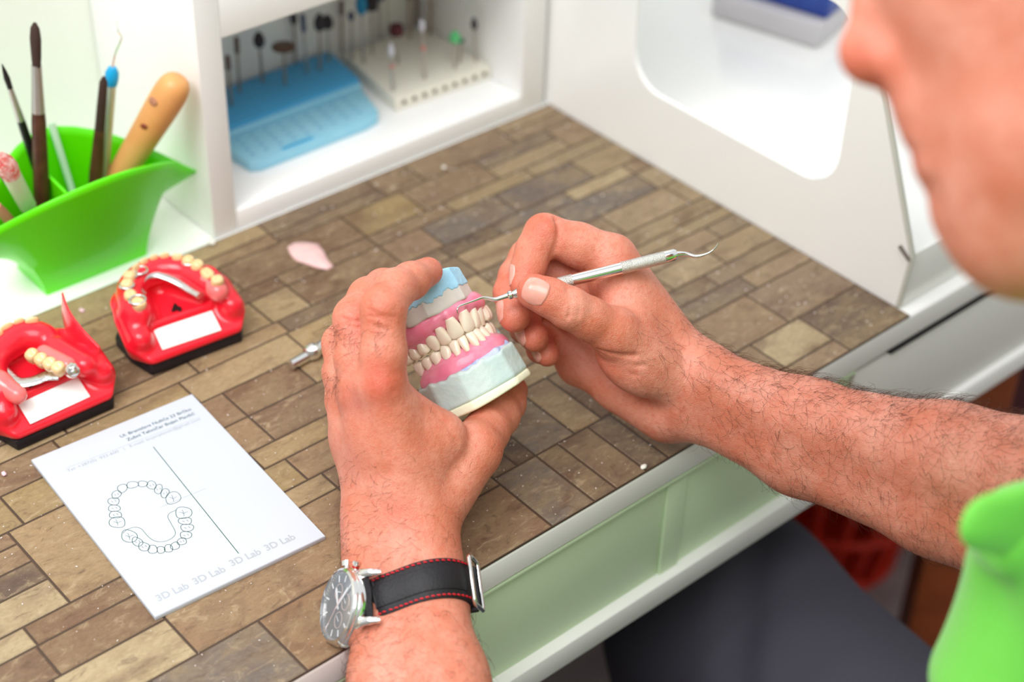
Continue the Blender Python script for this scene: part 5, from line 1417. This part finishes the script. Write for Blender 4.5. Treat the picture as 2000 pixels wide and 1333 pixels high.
t_ = stand('pink_stick', 'pinkish brown stick resting low against the left rim of the green holder', 'tool', a, b)
wch(tube_obj('stick', [a, along(a, b, .9), b], [.0030, .0034, .0025], mat('pink_brown', srgb(204, 130, 108), .45), t_, 14), t_)
a = (.4120, .878, .7545); b = tuple(OY(100, 240, .905))
t_ = stand('glass_rod', 'thin pale glass rod leaning inside the green holder behind the tall brush', 'rod', a, b)
wch(tube_obj('rod', [a, b], .0024, mat('pale_glass', srgb(206, 236, 206), .15), t_, 12), t_)

# ================================================================ BUR BLOCKS
M_bb = mat('light_blue_block', srgb(150, 212, 236), .5, noise=(50, .4, srgb(170, 222, 240))); M_bb2 = mat('blue_block_rear', srgb(74, 166, 218), .5); M_dots = mat('block_holes', srgb(116, 176, 214), .7); M_logo = mat('blue_print', srgb(24, 168, 222), .5)
bb_ = thing('bur_block', 'light blue folding bur block with its lid open, in left half of cubby', 'bur block', (.595, .90, SF))
def bbx(o): o.matrix_parent_inverse = Matrix.Translation(-Vector(bb_.location)); return o
bm = bmesh.new(); poly = [(.541, .881), (.548, .8765), (.640, .876), (.6525, .8785), (.657, .884), (.667, .9185), (.5385, .9185)]
a_prism(bm, poly, SF+.0002, SF+.0085, .0015); lid = bbx(bm_obj('lid', bm, M_bb, bb_, autosmooth=40))
bm = bmesh.new(); a_prism(bm, [(.5385, .9195), (.667, .9195), (.676, .9705), (.5385, .9705)], SF+.0002, SF+.0155, .0015); bbx(bm_obj('base', bm, M_bb2, bb_, autosmooth=40))
bm = bmesh.new(); a_prism(bm, [(.5385, .9165), (.667, .9165), (.6672, .9205), (.5385, .9205)], SF+.0085, SF+.0125, .001); bbx(bm_obj('hinge', bm, M_bb, bb_, autosmooth=40))
def dots(pts, r, z, m, par, name, fix, h=.0004):
    bm = bmesh.new()
    for (x, y) in pts: bmesh.ops.create_cone(bm, cap_ends=True, segments=12, radius1=r, radius2=r, depth=h, matrix=Matrix.Translation((x, y, z)))
    return fix(bm_obj(name, bm, m, par))
dots([(.549+.0118*i+.001*j, .8885+.0075*j) for i in range(9) for j in range(4)], .0016, SF+.0085, M_dots, bb_, 'lid_studs', bbx)
bm = bmesh.new(); a_box(bm, (.5690, .8795, SF+.0084), (.5960, .8825, SF+.0088), .0001, 1); bbx(bm_obj('logo_print', bm, M_logo, bb_))
M_wb = mat('ivory_block', srgb(236, 232, 218), .45); M_hole = mat('dark_hole', srgb(96, 88, 76), .8)
wb = thing('bur_block', 'ivory bur block with a row of edge holes, in right half of the cubby', 'bur block', (.715, .92, SF))
def wbx(o): o.matrix_parent_inverse = Matrix.Translation(-Vector(wb.location)); return o
bm = bmesh.new(); a_prism(bm, [(.6735, .8850), (.7635, .8805), (.7635, .966), (.6850, .966)], SF+.0002, SF+.0115, .0012); wbx(bm_obj('block', bm, M_wb, wb, autosmooth=40))
bm = bmesh.new()
for k in range(9):
    x = .6815+k*.0094; y = .8850-(x-.6735)*.05-.0001
    bmesh.ops.create_cone(bm, cap_ends=True, segments=14, radius1=.0018, radius2=.0018, depth=.0012, matrix=Matrix.Translation((x, y, SF+.0062))@Matrix.Rotation(PI/2, 4, 'X'))
wbx(bm_obj('edge_holes', bm, M_hole, wb))

# burs and mandrels: each a thing
M_shk = mat('dull_steel', (.50, .46, .42), .38, metal=.9); M_brz = mat('bronze_steel', (.42, .33, .27), .4, metal=.8)
HM = dict(dark=mat('dark_wheel', srgb(48, 40, 48), .6), blue=mat('blue_wheel', srgb(20, 126, 170), .5), navy=mat('navy_wheel', srgb(58, 66, 104), .5), green=mat('green_silicone', srgb(96, 200, 128), .5),
          dgreen=mat('dark_green_silicone', srgb(40, 120, 84), .5), maroon=mat('maroon_wheel', srgb(84, 22, 30), .5), pink=mat('coral_point', srgb(222, 132, 120), .5), pale=mat('pale_point', srgb(214, 214, 226), .5),
          brown=mat('brown_disc', srgb(96, 70, 56), .5), steel=M_shk)
def bur(px, py, z0, hgt, lean, head, col, label, shank=M_shk, ring=None, y0=None):
    """px, py: where the shank enters the block top"""
    hgt *= 1.12; p = OZ(px, py, z0); t = thing('rotary_bur' if head not in ('disc', 'wheel') else 'polishing_wheel', label, 'bur' if head not in ('disc', 'wheel') else 'wheel', (p[0], p[1], z0), 0, 'burs standing in the bur blocks')
    t.rotation_euler = (lean[0], lean[1], 0)
    bm = bmesh.new(); a_tube(bm, [(0, 0, -.0005), (0, 0, hgt*.55), (0, 0, hgt*.8)], [.00118, .00118, .0008], 12); bm_obj('shank', bm, shank, t, autosmooth=40)
    m = HM[col]; h = hgt; prof = {
        'disc': [(.0007, .78), (.0085, .80), (.0090, .82), (.0085, .84), (.0008, .85)], 'wheel': [(.001, .72), (.0050, .74), (.0056, .86), (.0050, .97), (.001, 1.)],
        'flame': [(.0008, .72), (.0022, .78), (.0026, .86), (.0017, .95), (.0003, 1.02)], 'ball': [(.0008, .78), (.0022, .84), (.0026, .90), (.0020, .96), (.0004, 1.0)],
        'cyl': [(.0009, .70), (.0019, .72), (.0019, .98), (.0010, 1.0)], 'bud': [(.0010, .70), (.0038, .76), (.0045, .86), (.0034, .96), (.0008, 1.04)]}[head]
    bm = bmesh.new(); n = 24; rings = [[bm.verts.new((r*math.cos(2*PI*k/n), r*math.sin(2*PI*k/n), z*h)) for k in range(n)] for r, z in prof]
    for A, B in zip(rings, rings[1:]):
        for k in range(n): bm.faces.new((A[k], A[(k+1) % n], B[(k+1) % n], B[k]))
    bm.faces.new(rings[0][::-1]); bm.faces.new(rings[-1]); bm_obj('head', bm, m, t, smooth=True)
    if ring:
        bm = bmesh.new(); a_tube(bm, [(0, 0, hgt*.50), (0, 0, hgt*.56)], .0017, 12); bm_obj('ring', bm, HM[ring], t, autosmooth=40)
    return t
ZB = SF+.0155; ZW = SF+.0115
bur(468, 180, ZB, .040, (0, .02), 'cyl', 'brown', 'bronze bur nearest the left board of the cubby', M_brz)
bur(513, 160, ZB, .036, (0, -.02), 'bud', 'dark', 'bur with dark bud head, second from the left in the blue block', M_brz)
bur(557, 165, ZB, .034, (.02, 0), 'disc', 'brown', 'brown disc on a mandrel in the middle of the blue block', M_brz)
bur(577, 122, ZB, .038, (0, .02), 'flame', 'dark', 'short dark flame bur behind the brown disc', M_brz)
bur(600, 143, ZB, .044, (0, -.03), 'cyl', 'navy', 'tall navy-headed bur to the right of the brown disc', M_shk)
bur(625, 136, ZB, .040, (.0, .04), 'bud', 'dark', 'dark bud-headed bur at the right end of the blue block', M_brz)
bur(490, 130, ZB, .040, (0, .03), 'flame', 'steel', 'slim steel bur behind the two left burs of the blue block', M_brz)
bur(643, 120, ZB, .034, (0, .0), 'bud', 'dark', 'black round wheel at the back right corner of the blue block', M_shk)
bur(687, 115, ZW, .036, (0, .02), 'ball', 'navy', 'navy ball bur at the back left of the ivory block')
bur(711, 124, ZW, .052, (0, -.02), 'bud', 'blue', 'blue polishing point at the back left of the ivory block')
bur(727, 105, ZW, .046, (0, 0), 'wheel', 'dark', 'dark broad wheel standing at the back of the ivory block')
bur(768, 178, ZW, .036, (0, -.04), 'flame', 'pale', 'front bur with a coral ring and pale tip in the ivory block', M_shk, 'pink')
bur(777, 124, ZW, .030, (0, -.03), 'wheel', 'maroon', 'maroon wheel on a mandrel in the ivory block')
bur(830, 155, ZW, .046, (0, -.06), 'ball', 'pale', 'tall bur with a coral ring near the front of the ivory block', M_shk, 'pink')
bur(889, 135, ZW, .028, (0, -.02), 'bud', 'green', 'bright green silicone point near the right edge of the ivory block')
bur(897, 122, ZW, .018, (0, .10), 'ball', 'dgreen', 'small dark green point beside the bright green one')
bur(930, 120, ZW, .034, (0, -.08), 'flame', 'dark', 'dark slender bur at the right corner of the ivory block')
bur(800, 75, ZW, .042, (0, 0), 'cyl', 'brown', 'tall brown cylinder bur at the back of the ivory block', M_brz)
bur(840, 65, ZW, .040, (0, .02), 'disc', 'brown', 'brown disc at the back right of the ivory block', M_brz)
bur(755, 60, ZW, .050, (0, .0), 'disc', 'blue', 'blue disc high on a mandrel at the back of ivory block', M_shk)
bur(452, 205, ZB, .036, (0, .0), 'cyl', 'brown', 'bronze bur half hidden by the left board, in front of the others', M_brz)
bur(535, 112, ZB, .036, (0, .02), 'ball', 'brown', 'small bronze ball bur behind the brown disc to its left', M_brz)
bur(668, 100, ZW, .038, (0, .03), 'cyl', 'brown', 'bronze bur at the far left back edge of the ivory block', M_brz)
bur(815, 45, ZW, .046, (0, -.01), 'wheel', 'brown', 'bronze brown wheel in the last row of the ivory block', M_brz)
bur(870, 60, ZW, .036, (0, .02), 'cyl', 'brown', 'slim bronze bur behind the bright green point', M_brz)
bur(742, 75, ZW, .040, (0, .02), 'bud', 'navy', 'navy bud bur beside the broad dark wheel', M_shk)
# ================================================================ CAMERA AND LIGHT
cam = bpy.data.cameras.new('camera'); co = bpy.data.objects.new('camera', cam); C.objects.link(co)
cam.sensor_width = 36; cam.sensor_fit = 'HORIZONTAL'; cam.lens = F/2000*36
cam.clip_start = .02; cam.clip_end = 50
co.matrix_world = Matrix((( R[0][0], -R[0][1], -R[0][2], CAM[0]), (R[1][0], -R[1][1], -R[1][2], CAM[1]), (R[2][0], -R[2][1], -R[2][2], CAM[2]), (0, 0, 0, 1)))
cam.dof.use_dof = True; cam.dof.focus_distance = .915; cam.dof.aperture_fstop = 4.3
bpy.context.scene.camera = co
def area(name, loc, target, sx, sy, power, col=(1, 1, 1)):
    l = bpy.data.lights.new(name, 'AREA'); l.shape = 'RECTANGLE'; l.size = sx; l.size_y = sy; l.energy = power; l.color = col
    o = bpy.data.objects.new(name, l); C.objects.link(o); o.location = loc
    o.rotation_euler = (Vector(target)-Vector(loc)).to_track_quat('-Z', 'Y').to_euler(); return o
area('ceiling_light', (-.35, -.25, 3.0), (.55, .62, .78), 1.5, 1.5, 40, (1, 1, 1))
area('desk_lamp', (-.15, .66, 1.72), (.5, .62, .78), .45, .45, 6.5, (1, 1, 1))
area('back_window_light', (.8, 1.75, 1.9), (.65, .60, .78), 1.8, 1.0, 6, (.98, .99, 1))
w = bpy.data.worlds.new('room_light'); bpy.context.scene.world = w; w.use_nodes = True
w.node_tree.nodes['Background'].inputs[0].default_value = (.95, .97, 1, 1); w.node_tree.nodes['Background'].inputs[1].default_value = 1.0
vs = bpy.context.scene.view_settings
vs.view_transform = 'Standard'; vs.look = 'None'; vs.gamma = 1; vs.use_curve_mapping = False; vs.exposure = -0.1
